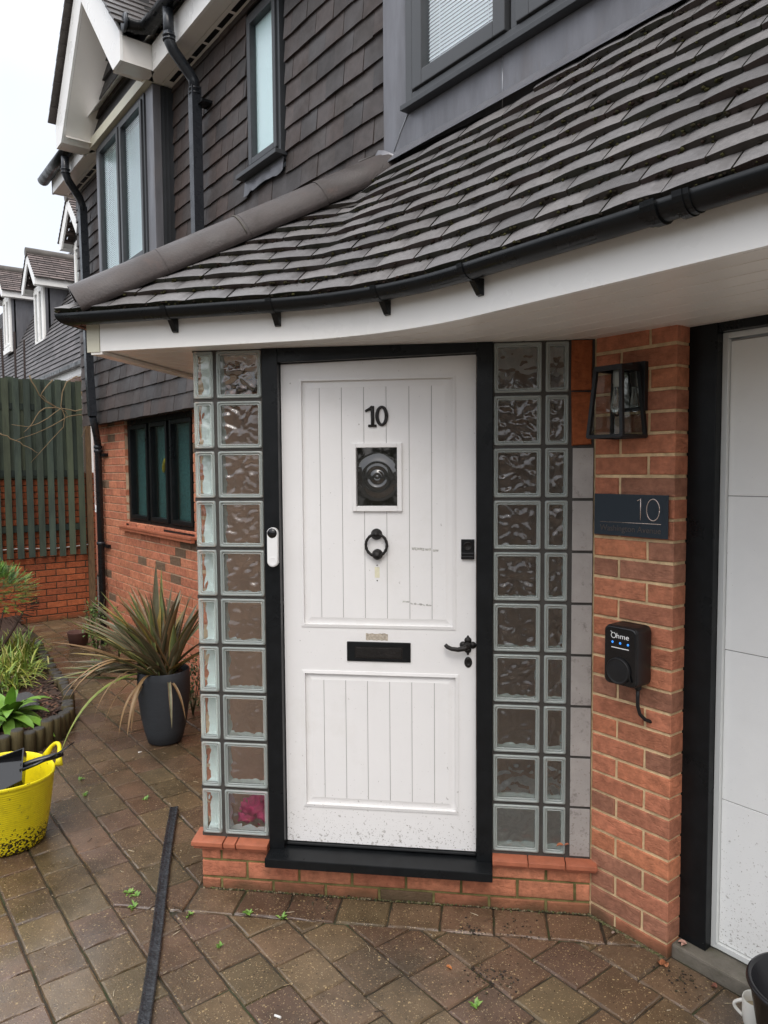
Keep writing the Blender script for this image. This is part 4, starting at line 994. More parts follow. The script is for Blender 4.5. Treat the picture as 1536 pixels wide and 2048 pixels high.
for (u0, u1, z0, z1) in ((WIN[0], WI[0]+.003, WIN[2], WIN[3]), (WI[1]-.003, WIN[1], WIN[2], WIN[3]), (WI[0]+.003, WI[1]-.003, WIN[2], WI[2]+.003), (WI[0]+.003, WI[1]-.003, WI[3]-.003, WIN[3])):
    mb.fbox(FD, u0, u1, DW-.04, DW+.006, z0, z1)
mb.build('glazing_bead', M_doorw, door, bevel=.002)
mb = MB(); cu, cz = (WI[0]+WI[1])/2, (WI[2]+WI[3])/2
prof = [(0, .010), (.004, .010), (.008, .006), (.013, .010), (.020, .009), (.026, .002), (.034, .001), (.040, .005), (.046, .006), (.053, .002), (.060, .004), (.068, .003), (.078, -.002), (.10, -.002)]
n_ = 48; R_ = []
for r, h in prof:
    R_.append([FD.p(max(WI[0], min(WI[1], cu+r*math.cos(2*math.pi*k/n_)*1.0)), DW-.022+h, max(WI[2], min(WI[3], cz+r*1.0*math.sin(2*math.pi*k/n_)))) for k in range(n_)])
R_.append([FD.p(max(WI[0], min(WI[1], cu+.3*math.cos(2*math.pi*k/n_))), DW-.024, max(WI[2], min(WI[3], cz+.3*math.sin(2*math.pi*k/n_)))) for k in range(n_)])
mb.rings(R_, cap=False); mb.build('bullseye_pane', mat('dark_bullseye_glass', (.012, .011, .009), rough=.02, spec=.9, coat=1), door)
# numerals
def numeral(pts, r, fr, w, name, M, parent, flat=.45, n=8):
    mb = MB(); R_ = []; P = [V(q+(0,)) for q in pts]
    for i, p in enumerate(P):
        t = (P[min(i+1, len(P)-1)]-P[max(i-1, 0)]).normalized(); nn = V((-t.y, t.x, 0)); rr = r[i] if isinstance(r, list) else r
        R_.append([fr.p(p.x+nn.x*rr*math.cos(a), w+rr*flat*math.sin(a)*.9, p.y+nn.y*rr*math.cos(a)) for a in [2*math.pi*k/n for k in range(n)]])
    mb.rings(R_); return mb.build(name, M, parent)
NW = DW+.001
numeral([(-.862, 1.951), (-.862, 1.93), (-.861, 1.90), (-.861, 1.871)], .0072, FD, NW, 'house_numeral', M_iron, door)
numeral([(-.862, 1.948), (-.872, 1.940), (-.884, 1.934), (-.891, 1.930)], [.0065, .006, .005, .004], FD, NW, 'house_numeral', M_iron, door)
numeral([(-.879, 1.872), (-.845, 1.872)], .005, FD, NW, 'house_numeral', M_iron, door)
el = [(-.824+.019*math.cos(a), 1.911+.0355*math.sin(a)) for a in [2*math.pi*k/28 for k in range(29)]]
numeral(el, [.0052+.0022*abs(math.cos(2*math.pi*k/28)) for k in range(29)], FD, NW, 'house_numeral', M_iron, door)
# knocker
mb = MB(); N3 = ND
mb.lathe(FD.p(-.849, DW-.005, 1.435), [(0.023, 0), (.023, .006), (.018, .012), (.012, .022), (.006, .028), (0, .030)], 20, ax=ND)
mb.lathe(FD.p(-.846, DW-.005, 1.353), [(0.022, 0), (.022, .006), (.017, .012), (.010, .020), (0, .024)], 20, ax=ND)
kn = mb.build('knocker_boss', M_iron, door)
mb = MB(); mb.tube([FD.p(-.848+.043*math.cos(a), DW+.012, 1.392+.045*math.sin(a)) for a in [2*math.pi*k/32+.5 for k in range(33)]], [.0052+.0012*(k % 2) for k in range(33)], 10, cap=False)
mb.lathe(FD.p(-.846, DW+.006, 1.350), [(0.016, 0), (.018, .008), (.012, .015), (0, .018)], 16, ax=ND)
mb.build('knocker_ring', M_iron, door)
# letter plate
mb = MB(); mb.fbox(FD, -.975, -.712, DW-.004, DW+.005, .912, .993); lp = mb.build('letter_plate', M_black, door, bevel=.003)
mb = MB(); mb.fbox(FD, -.936, -.750, DW+.0045, DW+.008, .930, .970); mb.build('letter_flap', M_iron, door, bevel=.0015)
mb = MB(); mb.fbox(FD, -.942, -.744, DW+.0046, DW+.0056, .925, .975); mb.build('flap_edge', M_blackgloss, door)
# latch cover
mb = MB(); mb.fbox(FD, -.508, -.455, DW-.004, DW+.006, 1.337, 1.417); mb.fbox(FD, -.507, -.456, DW+.004, DW+.018, 1.352, 1.364); mb.fbox(FD, -.507, -.456, DW+.004, DW+.012, 1.337, 1.350); mb.build('night_latch', M_blackgloss, door, bevel=.002)
mb = MB(); mb.lathe(FD.p(-.482, DW+.005, 1.390), [(.017, 0), (.017, .005), (.014, .006), (.013, .003), (0, .004)], 20, ax=ND); mb.fbox(FD, -.484, -.480, DW+.008, DW+.010, 1.380, 1.400); mb.build('lock_cylinder', M_iron, door)
# lever handle with quatrefoil rose
mb = MB()
for dx, dz in ((0, .019), (0, -.019), (.019, 0), (-.019, 0)): mb.lathe(FD.p(-.481+dx, DW-.003, .990+dz), [(.0145, 0), (.0145, .005), (.010, .009), (0, .011)], 14, ax=ND)
for dx, dz in ((0, .036), (0, -.038), (.034, 0)): mb.lathe(FD.p(-.481+dx*.95, DW-.003, .990+dz*.95), [(.006, 0), (.005, .004), (0, .007)], 8, ax=ND)
mb.lathe(FD.p(-.481, DW, .990), [(.014, 0), (.013, .02), (.010, .032), (0, .034)], 16, ax=ND); mb.build('handle_rose', M_iron, door)
mb = MB(); mb.tube([FD.p(-.478, DW+.030, .990), FD.p(-.495, DW+.034, .984), FD.p(-.520, DW+.034, .978), (FD.p(-.545, DW+.032, .980)), FD.p(-.562, DW+.030, .987), FD.p(-.571, DW+.030, .996)], [.012, .0115, .0095, .0085, .0085, .0075], 10); mb.build('door_handle', M_iron, door)
mb = MB(); R_ = []
for sc_, h in ((1, 0), (1, .004), (.8, .0065), (.3, .007), (.28, .002)): R_.append([FD.p(-.480+.0155*sc_*math.cos(a), DW-.001+h, .920+.022*sc_*math.sin(a)) for a in [2*math.pi*k/20 for k in range(20)]])
mb.rings(R_); mb.build('keyhole_cover', M_iron, door)
# scars on the paint where something was stuck (thin flakes, ragged)
def ragged(fr, u0, u1, z0, z1, w, name, M, parent, n=14, jz=.35, tilt=0):
    mb = MB(); top, bot = [], []
    for i in range(n+1):
        t = i/n; u = u0+(u1-u0)*t; h = (z1-z0); dz = tilt*t
        top.append(fr.p(u, w, z1+dz-random.uniform(0, jz)*h)); bot.append(fr.p(u, w, z0+dz+random.uniform(0, jz)*h))
    mb.poly(bot+top[::-1]); return mb.build(name, M, parent)
# board faces lie 5 mm behind the stiles
BF = DW-.005+.0006
ragged(FD, -.706, -.655, 1.370, 1.384, BF, 'paint_scar', M_scar, door, tilt=-.003)
ragged(FD, -.652, -.629, 1.367, 1.381, BF, 'paint_scar', M_scar, door); ragged(FD, -.621, -.598, 1.364, 1.376, BF, 'paint_scar', M_scar, door)
ragged(FD, -.745, -.717, 1.156, 1.164, BF, 'paint_scar', M_scar, door); ragged(FD, -.712, -.627, 1.147, 1.159, BF, 'paint_scar', M_scar, door, tilt=-.006, jz=.6)
ragged(FD, -.858, -.838, 1.256, 1.302, BF, 'old_sticker', M_label, door, jz=.05)
ragged(FD, -.896, -.805, .998, 1.030, DW+.0006, 'paint_scar', M_dirt, door, jz=.12)
for u, z in ((-.848, 1.308), (-.848, 1.245)):
    mb = MB(); mb.lathe(FD.p(u, BF-.0005, z), [(0.0028, 0), (.002, .0015), (0, .002)], 8, ax=ND); mb.build('screw', M_iron, door)
# ------------------------------------------------------------------ pier, garage door
Y0 = C0.y
js = ([.237], [.119])
brickwall(FP, .004, .336, G-.1, 2.20, kind='pier', pitch=.0768, zref=-.018, mort=.0115, joints=js, deep=.085).build('pier_brickwork', M_brick, house)
mb = MB(); mb.fbox(FP, -.01, .3305, -.25, -.0065, G-.1, 2.2); mb.build('mortar', M_mortar, house)
mb = MB(); mb.fbox(FP, .332, .436, -.20, -.080, -.028, 2.2)
mb.fbox(FP, .4363, 2.75, -.20, -.083, 2.155, 2.2); mb.fbox(FP, .318, .331, -.20, -.087, G, 2.2); mb.build('garage_frame', M_black, house, bevel=.003)
mb = MB(); mb.fbox(FP, .437, .455, -.20, -.115, -.020, 2.154); mb.fbox(FP, .4553, 2.74, -.20, -.117, 2.135, 2.154); mb.fbox(FP, .4553, 2.74, -.20, -.117, -.020, .0); mb.fbox(FP, .455, .459, -.19, -.112, .0, 2.13)
mb.build('garage_door_frame', M_garframe, house, bevel=.0015)
gd = MB(); z = .002
for h in (.524, .535, .537, .528): gd.fbox(FP, .460, 2.735, -.17, -.128, z+.0015, z+h-.0015); z += h
gd.build('garage_door', M_garage, house, bevel=.0015)
mb = MB(); mb.fbox(FP, .457, 2.74, -.19, -.131, .0, 2.13); mb.build('garage_door_seal', M_groove, house)
mb = MB(); mb.fbox(FP, 2.75, 3.2, -.25, 0, G-.1, 2.2); mb.build('brick_wall', M_brick, house)
# ------------------------------------------------------------------ things fixed to the walls
bell = thing('video_doorbell', 'slim white video doorbell with black camera on the black left door jamb', 'doorbell', FD.p(-1.266, .012, 1.385))
def pill(cu, cz, hw, hh, w0, w1, fr, inset=.003, n=12):
    mb = MB(); R_ = []
    for i, w in ((0, w0), (0, w1-inset), (inset*.3, w1-inset*.3), (inset, w1)):
        pts = []
        for k in range(2*n):
            a = math.pi*k/(n-.0)
            cz2 = cz+(hh-hw) if k < n else cz-(hh-hw)
            pts.append(fr.p(cu+(hw-i)*math.cos(a), w, cz2+(hw-i)*math.sin(a)))
        R_.append(pts)
    mb.rings(R_); return mb
pill(-1.266, 1.385, .0225, .080, .0125, .034, FD).build('doorbell_body', M_bellw, bell)
mb = MB(); mb.lathe(FD.p(-1.266, .0335, 1.443), [(.0200, 0), (.0200, .0012), (.008, .0016), (.006, .003), (0, .003)], 28, ax=ND); mb.build('camera_lens', M_blackgloss, bell)
mb = MB(); mb.lathe(FD.p(-1.266, .0337, 1.328), [(.0185, 0), (.0183, .0014), (.017, .0012), (.0, .0008)], 28, ax=ND); mb.build('button', M_bellw, bell)
# plaque
plq = thing('address_plaque', 'anthracite acrylic plaque reading 10 Washington Avenue on the brick pier', 'sign', FP.p(.17, 0, 1.523))
mb = MB(); mb.fbox(FP, .016, .323, .012, .017, 1.446, 1.600); mb.build('plaque_plate', M_anth, plq, bevel=.0008)
mb = MB()
for u, z in ((.04, 1.47), (.30, 1.47), (.04, 1.575), (.30, 1.575)): mb.lathe(FP.p(u, 0, z), [(.006, 0), (.006, .012)], 10, ax=V((0, -1, 0)), cap=True)
mb.build('spacer', M_iron, plq)
def text(s_, fr, u, w, z, size, M, name, parent, extr=.0006, width=None, bold=0):
    cu = bpy.data.curves.new(name, 'FONT'); cu.body = s_; cu.size = size; cu.extrude = extr; cu.offset = bold; cu.resolution_u = 4
    o = bpy.data.objects.new(name, cu); COL.objects.link(o); bpy.context.view_layer.update()
    me = bpy.data.meshes.new_from_object(o.evaluated_get(bpy.context.evaluated_depsgraph_get())); COL.objects.unlink(o); bpy.data.objects.remove(o)
    xs = [v.co.x for v in me.vertices]; k = (width/(max(xs)-min(xs))) if width else 1; x0 = min(xs)
    for v in me.vertices: v.co = fr.p(u+(v.co.x-x0)*k, w+v.co.z, z+v.co.y)
    me.materials.clear(); me.materials.append(M); o = bpy.data.objects.new(name, me); COL.objects.link(o); o.parent = parent; o.location = -(parent.location); return o
tw = .0176
def stroke(pts, r, fr, w, name, M, parent): return numeral(pts, r, fr, w, name, M, parent, flat=.35, n=6)
stroke([(.200, 1.577), (.207, 1.580), (.215, 1.586), (.215, 1.545), (.215, 1.508)], .0022, FP, tw, 'numeral', M_silver, plq)
stroke([(.265+.0255*math.cos(a), 1.5465+.0385*math.sin(a)) for a in [2*math.pi*k/32 for k in range(33)]], .0022, FP, tw, 'numeral', M_silver, plq)
stroke([(.043, 1.495), (.297, 1.497)], .0013, FP, tw, 'underline', M_silver, plq)
text('Washington Avenue', FP, .043, tw, 1.463, .031, M_dlett, 'lettering', plq, width=.254)
text('Washington Avenue', FP, .0436, tw-.0004, 1.4626, .031, M_silver, 'lettering', plq, extr=.0003, width=.254) if False else None
# wall lantern
lan = thing('wall_lantern', 'black tapered wall lantern with clear glass and unlit filament bulb on the brick pier', 'lantern', FP.p(.18, 0, 1.94))
mb = MB(); mb.fbox(FP, .125, .228, 0, .022, 1.90, 2.075); mb.fbox(FP, .145, .21, .02, .07, 2.045, 2.068); mb.build('back_plate', M_blackmatt, lan, bevel=.002)
zb_, zt_ = 1.805, 2.050; uc = .157; hb_, ht_ = .074, .056; wc = .082
def lc(sx, sy, t, e=0): h = hb_+(ht_-hb_)*t-e; return FP.p(uc+sx*h, wc+sy*h, zb_+(zt_-zb_)*t)
mb = MB()
for sx_, sy_ in ((-1, -1), (1, -1), (1, 1), (-1, 1)):
    a, b_ = lc(sx_, sy_, 0, .004), lc(sx_, sy_, 1, .004); mb.tube([a, b_], .0065, square=True)
for t in (.015, .985):
    for (a1, a2), (c1, c2) in (((-1, -1), (1, -1)), ((1, -1), (1, 1)), ((1, 1), (-1, 1)), ((-1, 1), (-1, -1))): mb.tube([lc(a1, a2, t, .004), lc(c1, c2, t, .004)], .0065, square=True)
mb.build('lantern_frame', M_blackmatt, lan)
mb = MB(); q = [lc(a, b_, 1, -.001) for a, b_ in ((-1, -1), (1, -1), (1, 1), (-1, 1))]; mb.hexa(q+[p+Z*.008 for p in q]); mb.build('lantern_cap', M_blackmatt, lan)
mb = MB()
for (a1, a2), (c1, c2) in (((-1, -1), (1, -1)), ((1, -1), (1, 1)), ((1, 1), (-1, 1)), ((-1, 1), (-1, -1))): mb.poly([lc(a1, a2, 0, .006), lc(c1, c2, 0, .006), lc(c1, c2, 1, .006), lc(a1, a2, 1, .006)])
mb.build('lantern_pane', M_lanternglass, lan, recalc=False)
cc = FP.p(uc, wc, 0)
mb = MB(); mb.lathe((cc.x, cc.y, 1.985), [(.016, .06), (.016, .015), (.0145, .012), (.0135, 0)], 18); mb.build('lamp_holder', M_bronze, lan)
mb = MB(); mb.lathe((cc.x, cc.y, 1.985), [(.0125, 0), (.014, -.02), (.022, -.06), (.0225, -.075), (.016, -.095), (.005, -.104), (0, -.105)], 24); bl = mb.build('light_bulb', M_glass, lan)
mb = MB()
for k in range(4): a = k*1.57; mb.tube([(cc.x+.004*math.cos(a), cc.y+.004*math.sin(a), 1.975), (cc.x+.009*math.cos(a), cc.y+.009*math.sin(a), 1.915)], .0009, 5)
mb.build('filament', M_silver, lan)
# charger
ch = thing('car_charger', 'black wall-mounted car charger with round socket cap and three blue lights on the brick pier', 'car charger', FP.p(.195, 0, 1.02))
def rbox(fr, u0, u1, z0, z1, prof, rad, n=5):
    mb = MB(); R_ = []
    for i, w in prof:
        pts = []; r_ = max(rad-i, .002)
        for cx, cz, st in ((u1-rad, z1-rad, 0), (u0+rad, z1-rad, 90), (u0+rad, z0+rad, 180), (u1-rad, z0+rad, 270)):
            for q in range(n+1): a = math.radians(st+90*q/n); pts.append(fr.p(cx+r_*math.cos(a), w, cz+r_*math.sin(a)))
        R_.append(pts)
    mb.rings(R_); return mb
rbox(FP, .126, .262, .912, 1.130, [(.012, .0), (.004, .006), (0, .012), (.001, .088), (.003, .096)], .022).build('charger_body', M_blackmatt, ch)
rbox(FP, .129, .259, .915, 1.127, [(.0, .0955), (.0, .099), (.002, .1015), (.006, .1025)], .021).build('charger_front', M_blackgloss, ch)
mb = MB(); mb.lathe(FP.p(.192, .1022, .968), [(.048, 0), (.048, .008), (.046, .011), (.043, .0115), (.042, .010), (.038, .0105), (0, .012)], 40, ax=V((0, -1, 0))); cp = mb.build('socket_cap', M_blackmatt, ch)
mb = MB(); mb.tube([FP.p(.225, .108, .995), FP.p(.244, .108, .935)], .0035, 8); mb.build('cap_hinge', M_blackmatt, ch)
cw = .1030
numeral([(.168+.0095*math.cos(a), 1.0935+.0095*math.sin(a)) for a in [math.radians(112+k*16) for k in range(22)]], .0014, FP, cw, 'letter', M_print, ch, flat=.3, n=6)
numeral([(.1565, 1.1085), (.1585, 1.1045), (.1625, 1.1025), (.166, 1.1035)], .0012, FP, cw, 'letter', M_print, ch, flat=.3, n=6)
text('hme', FP, .1805, cw-.0003, 1.085, .026, M_print, 'lettering', ch, width=.051)
for u, z in ((.164, 1.0685), (.196, 1.0680), (.228, 1.0675)):
    mb = MB(); mb.lathe(FP.p(u, cw-.0006, z), [(.0045, 0), (.0042, .0012), (0, .0016)], 14, ax=V((0, -1, 0))); mb.build('status_light', M_led, ch)
mb = MB(); mb.fbox(FP, .160, .232, cw-.0005, cw+.0006, 1.0485, 1.0515); mb.build('underline', M_print, ch)
mb = MB(); mb.lathe(FP.p(.233, .045, .912), [(.013, 0), (.013, -.012), (.009, -.016)], 14); mb.tube([FP.p(.233, .045, .900), FP.p(.232, .045, .865), FP.p(.231, .042, .835), FP.p(.235, .034, .805), FP.p(.245, .018, .785), FP.p(.255, .0, .776), FP.p(.26, -.01, .775)], .0068, 10)
mb.build('power_cable', M_blackmatt, ch)
# ------------------------------------------------------------------ GARDEN SIDE
bw = thing('boundary_wall', 'orange brick garden boundary wall behind the green picket fence', 'wall', (-9.2, .5, G))
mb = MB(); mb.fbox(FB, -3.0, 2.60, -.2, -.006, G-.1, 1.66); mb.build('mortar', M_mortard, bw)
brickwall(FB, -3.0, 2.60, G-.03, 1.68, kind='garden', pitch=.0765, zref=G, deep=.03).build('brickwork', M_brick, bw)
fe = thing('picket_fence', 'tall green painted picket fence fixed to the brick boundary wall', 'fence', (-9.15, .5, .7))
def fcol():
    k = random.uniform(.75, 1.2); return random.choice([(.050*k, .066*k, .046*k), (.060*k, .072*k, .044*k), (.042*k, .058*k, .044*k)])
y = 2.43; i = 0
while y > -1.2:
    for w0, lo, hi, dy in ((.050, .70, 2.755, 0), (.018, 1.62, 2.76, .056)):
        yy = y-dy+random.uniform(-.004, .004); hw = .034 if w0 > .03 else .042; mb = MB(); tl = random.uniform(-.004, .004); c_ = fcol(); zt_ = hi+random.uniform(-.015, .012); zl = lo+random.uniform(-.012, .012)
        mb.hexa([FB.p(yy-hw+tl, w0, zl), FB.p(yy+hw+tl, w0, zl), FB.p(yy+hw, w0, zt_), FB.p(yy-hw, w0, zt_), FB.p(yy-hw+tl, w0+.018, zl), FB.p(yy+hw+tl, w0+.018, zl), FB.p(yy+hw, w0+.018, zt_), FB.p(yy-hw, w0+.018, zt_)], c_)
        mb.build('picket', M_fence, fe)
    y -= .113; i += 1
for z in (1.0, 1.64, 2.4):
    mb = MB(); mb.fbox(FB, -1.3, 2.47, .0365, .0495, z, z+.07, (.012, .02, .016)); mb.build('rail', M_fence, fe)
mb = MB(); mb.fbox(FB, 2.50, 2.57, -.05, .03, G, 2.8, (.13, .075, .035)); mb.build('fence_post', M_log, fe)
cb = MB(); cb.tube([FB.p(-1.3+3.8*k/20, .02, .80+.012*math.sin(k*1.3)) for k in range(21)], .006, 6); o = cb.build('garden_cable', M_white)
o['label'] = 'thin pale cable running along the boundary wall behind the pickets'; o['category'] = 'cable'
# climbing bare stems over the fence
mb = MB(); rr = random.Random(5)
def stem(P, r0, r1, col=(.20, .14, .075)):
    pts = []; n = 10
    for i in range(n+1):
        t = i/n; m_ = len(P)-1; k = min(int(t*m_), m_-1); f = t*m_-k
        p = [V(P[max(k-1, 0)]), V(P[k]), V(P[k+1]), V(P[min(k+2, m_)])]
        q = .5*((2*p[1])+(-p[0]+p[2])*f+(2*p[0]-5*p[1]+4*p[2]-p[3])*f*f+(-p[0]+3*p[1]-3*p[2]+p[3])*f**3)
        pts.append(q+V((rr.uniform(-.006, .006),)*3))
    mb.tube(pts, [r0+(r1-r0)*i/n for i in range(n+1)], 5, col)
xf = -9.02
for P in ([(2.46, 2.74), (2.40, 2.80), (2.25, 2.70), (2.20, 2.45), (2.24, 2.25), (2.05, 2.02), (1.87, 1.80)], [(1.88, 2.78), (1.95, 2.60), (2.10, 2.45), (2.22, 2.40), (2.3, 2.3)],
          [(2.50, 2.45), (2.36, 2.40), (2.2, 2.42), (2.05, 2.30), (1.85, 2.20), (1.68, 2.22)], [(2.45, 2.35), (2.3, 2.34), (2.1, 2.22), (1.9, 2.12), (1.72, 2.05)],
          [(2.12, 2.74), (2.02, 2.62), (2.0, 2.55), (2.15, 2.44)], [(2.5, 2.78), (2.44, 2.6), (2.5, 2.35), (2.42, 2.1)], [(1.56, 2.12), (1.75, 2.02), (1.93, 1.90)], [(2.2, 2.42), (2.0, 2.40), (1.88, 2.22), (1.80, 2.14)]):
    stem([(xf+rr.uniform(-.02, .03), a, b_) for a, b_ in P], rr.uniform(.007, .010), .003)
o = mb.build('climber_stems', M_twig); o['label'] = 'bare tan climber stems sprawling over the top of the green fence'; o['category'] = 'climbing plant'
for i, (y0, y1, zt) in enumerate(((1.70, 1.60, 3.28), (1.74, 1.66, 3.32), (1.80, 1.80, 3.30), (1.86, 1.90, 3.22))):
    mb = MB(); mb.tube([(-9.35, y0, G), (-9.34, (y0*.3+y1*.7), 2.2), (-9.33, y1, zt)], [.016, .014, .012], 7, (.025, .015, .012)); o = mb.build('garden_cane', M_twig)
    o['label'] = ['dark cane leaning furthest left above the fence', 'dark cane second from the left above the fence', 'upright dark cane third from the left above the fence', 'shorter dark cane furthest right above the fence'][i]; o['category'] = 'cane'; o['group'] = 'dark canes behind the fence'
# ---- foliage helpers
def leafq(mb, p, d, up, L, w, col, fold=.2, droop=0, n=3, edge=None, tipcol=None):
    """strap or oval leaf: strip of quads with a centre fold"""
    d = V(d).normalized(); s_ = d.cross(V(up)); s_ = s_.normalized() if s_.length > 1e-3 else V((1, 0, 0)); rows_ = []; q = V(p); dd = d.copy()
    for i in range(n+1):
        t = i/n; ww = w*(math.sin(math.pi*min(1, (t*.9+.1)))**.7 if edge is None else min(1, .55+t*1.3)*min(1, (1-t)*2.6)**.8)
        nn = s_.cross(dd).normalized(); ec = edge if edge else col
        c_ = col if not tipcol else tuple(a+(b_-a)*t for a, b_ in zip(col, tipcol))
        if edge is None: ec = c_
        rows_.append([mb.vert(q-s_*ww/2+nn*ww*fold, ec), mb.vert(q-s_*ww*.36+nn*ww*fold*.72, c_), mb.vert(q, c_), mb.vert(q+s_*ww*.36+nn*ww*fold*.72, c_), mb.vert(q+s_*ww/2+nn*ww*fold, ec)] if edge else
                     [mb.vert(q-s_*ww/2+nn*ww*fold, ec), mb.vert(q, c_), mb.vert(q+s_*ww/2+nn*ww*fold, ec)])
        q = q+dd*(L/n); dd = (dd+V((0, 0, -droop/n))).normalized()
    for a, b_ in zip(rows_, rows_[1:]):
        for k in range(len(a)-1): mb.face((a[k], a[k+1], b_[k+1], b_[k]), True)
def rdir(el0=-20, el1=70):
    a = random.uniform(0, 2*math.pi); e = math.radians(random.uniform(el0, el1)); return V((math.cos(a)*math.cos(e), math.sin(a)*math.cos(e), math.sin(e)))
def single(name, mb, M, label, cat, group=None, origin=None, kind=None):
    o = mb.build(name, M, origin=origin, recalc=False)
    if kind: o['kind'] = kind
    else:
        o['label'] = label; o['category'] = cat
        if group: o['group'] = group
    return o
# raised bed
mb = MB()
def soilz(x, y): return .035+.02*noise.noise(V((x*4, y*4, 0)))
gx_ = []
for ix in range(60):
    for iy in range(50):
        x, y = -9.2+ix*.073, -1.9+iy*.072
        if all(inbed(x+a, y+b_) for a in (0, .073) for b_ in (0, .072)):
            mb.poly([V((x+a, y+b_, soilz(x+a, y+b_))) for a, b_ in ((0, 0), (.073, 0), (.073, .072), (0, .072))], (.05, .028, .018), True)
for _ in range(2600):   # bark chips
    x, y = random.uniform(-6.6, -4.9), random.uniform(.0, 1.45)
    if not inbed(x+.03, y+.03): continue
    c_ = random.choice([(.09, .04, .025), (.06, .03, .02), (.13, .06, .035), (.04, .025, .02), (.16, .10, .06)]); a = random.uniform(0, 3.14); L, w = random.uniform(.012, .035), random.uniform(.004, .010)
    p = V((x, y, soilz(x, y)+random.uniform(.002, .012))); u = V((math.cos(a), math.sin(a), random.uniform(-.4, .4)))*L; v_ = V((-math.sin(a), math.cos(a), random.uniform(-.3, .3)))*w
    mb.poly([p-u-v_, p+u-v_*.6, p+u*.9+v_, p-u*.8+v_], c_)
mb.build('flower_bed', M_soil, recalc=False, kind='stuff')
ed = thing('log_edging', 'low edging of short wooden log stakes curving round the bark bed', 'garden edging', (-5.1, 1.1, G))
pts = [(-4.88, .20), (-4.86, .45), (-4.87, .72), (-4.93, .95), (-5.06, 1.13), (-5.25, 1.26), (-5.5, 1.335), (-5.9, 1.39), (-6.4, 1.43), (-6.9, 1.47), (-7.6, 1.55)]
acc = 0; last = None
for (x0, y0), (x1, y1) in zip(pts, pts[1:]):
    d = math.hypot(x1-x0, y1-y0); n_ = max(1, round(d/.078))
    for k in range(n_):
        t = k/n_; x, y = x0+(x1-x0)*t, y0+(y1-y0)*t; r_ = random.uniform(.036, .042); h = .085+random.uniform(-.018, .02)
        mb = MB(); k_ = random.uniform(.7, 1.2)
        tl = V((random.uniform(-.01, .01), random.uniform(-.01, .01), 0)); R_ = []
        for z_, rf in ((G-.02, 1), (h-.012, 1), (h-.002, .93), (h, .80)):
            c0 = (.10*k_, .085*k_, .04*k_) if z_ < h-.005 else (.055, .05, .042)
            R_.append([V((x+r_*rf*math.cos(a), y+r_*rf*math.sin(a), z_))+tl*(z_-G)/.16 for a in [2*math.pi*q/12 for q in range(12)]])
        mb.rings(R_, (.10*k_, .08*k_, .035*k_)); mb.c[-24:] = [(.05, .046, .04)]*24
        mb.build('log_stake', M_log, ed)
# small grey rock in the bed
mb = MB(); R_ = []
for i, (z_, rf) in enumerate(((.03, 1), (.07, 1.0), (.088, .8), (.092, .3))):
    R_.append([V((-5.62+.20*rf*math.cos(a)*(1+.12*math.sin(3*a+1)), 1.07+.09*rf*math.sin(a)*(1+.15*math.cos(2*a)), z_)) for a in [2*math.pi*q/16 for q in range(16)]])
mb.rings(R_, (.07, .07, .07), smooth=False); single('rock', mb, M_log, 'flat dark grey stone lying on the bark in the raised bed', 'stone')
# conifer
con = thing('conifer_shrub', 'bright green feathery dwarf conifer at the left edge before the boundary wall', 'shrub', (-6.9, 1.0, .03))
mb = MB(); cc = V((-6.88, 1.10, .66))
for _ in range(520):
    d = rdir(-25, 80); rad = random.uniform(.55, 1.0); p = cc+V((d.x*.30*rad, d.y*.30*rad, d.z*.24*rad)); dd = (d+V((random.uniform(-.4, .4), random.uniform(-.4, .4), .1))).normalized()
    L = random.uniform(.06, .11); g_ = random.uniform(.6, 1.25)*(.5+.6*rad); col = (.20*g_, .38*g_, .07*g_) if random.random() < .6 else (.10*g_, .20*g_, .07*g_)
    for q in range(9):
        t = q/9; pp = p+dd*L*t
        for sgn in (-1, 1):
            sd_ = (dd.cross(Z).normalized()*sgn+dd*.9+V((0, 0, random.uniform(-.3, .3)))).normalized()
            leafq(mb, pp, sd_, Z, .042*(1.1-t), .013, col, n=1, fold=.1)
mb.build('crown', M_leaf, con, recalc=False)
mb = MB()
for k in range(7):
    a = k*.9; mb.tube([(-6.9, 1.05, .0), (-6.9+.08*math.cos(a), 1.07+.1*math.sin(a), .22), (-6.9+.22*math.cos(a), 1.10+.24*math.sin(a), .48)], [.02, .014, .006], 6, (.06, .035, .025))
for _ in range(160):
    d = rdir(-60, 10); p = cc+V((d.x*.24, d.y*.28, -.10+d.z*.16)); mb.tube([p, p+d*.07+Z*.02], .0025, 4, (.05, .03, .022), cap=False)
mb.build('trunk', M_twig, con)
# ornamental grass
mb = MB()
for cx, cy, n_, H_ in ((-6.45, 1.14, 330, .30), (-6.15, .98, 220, .26), (-7.1, 1.28, 200, .30), (-6.6, .85, 220, .30)):
    for _ in range(n_):
        p = V((cx+random.gauss(0, .08), cy+random.gauss(0, .08), .03)); d = rdir(35, 85); k = random.random()
        col = (.30, .34, .06) if k < .45 else ((.17, .27, .05) if k < .85 else (.40, .36, .13)); leafq(mb, p, d, Z, random.uniform(.6, 1.1)*H_, .012, col, n=5, droop=1.6, fold=.15)
single('ornamental_grass', mb, M_leaf, 'yellow green arching grass clumps at the far end of the log edging', 'grass plant')
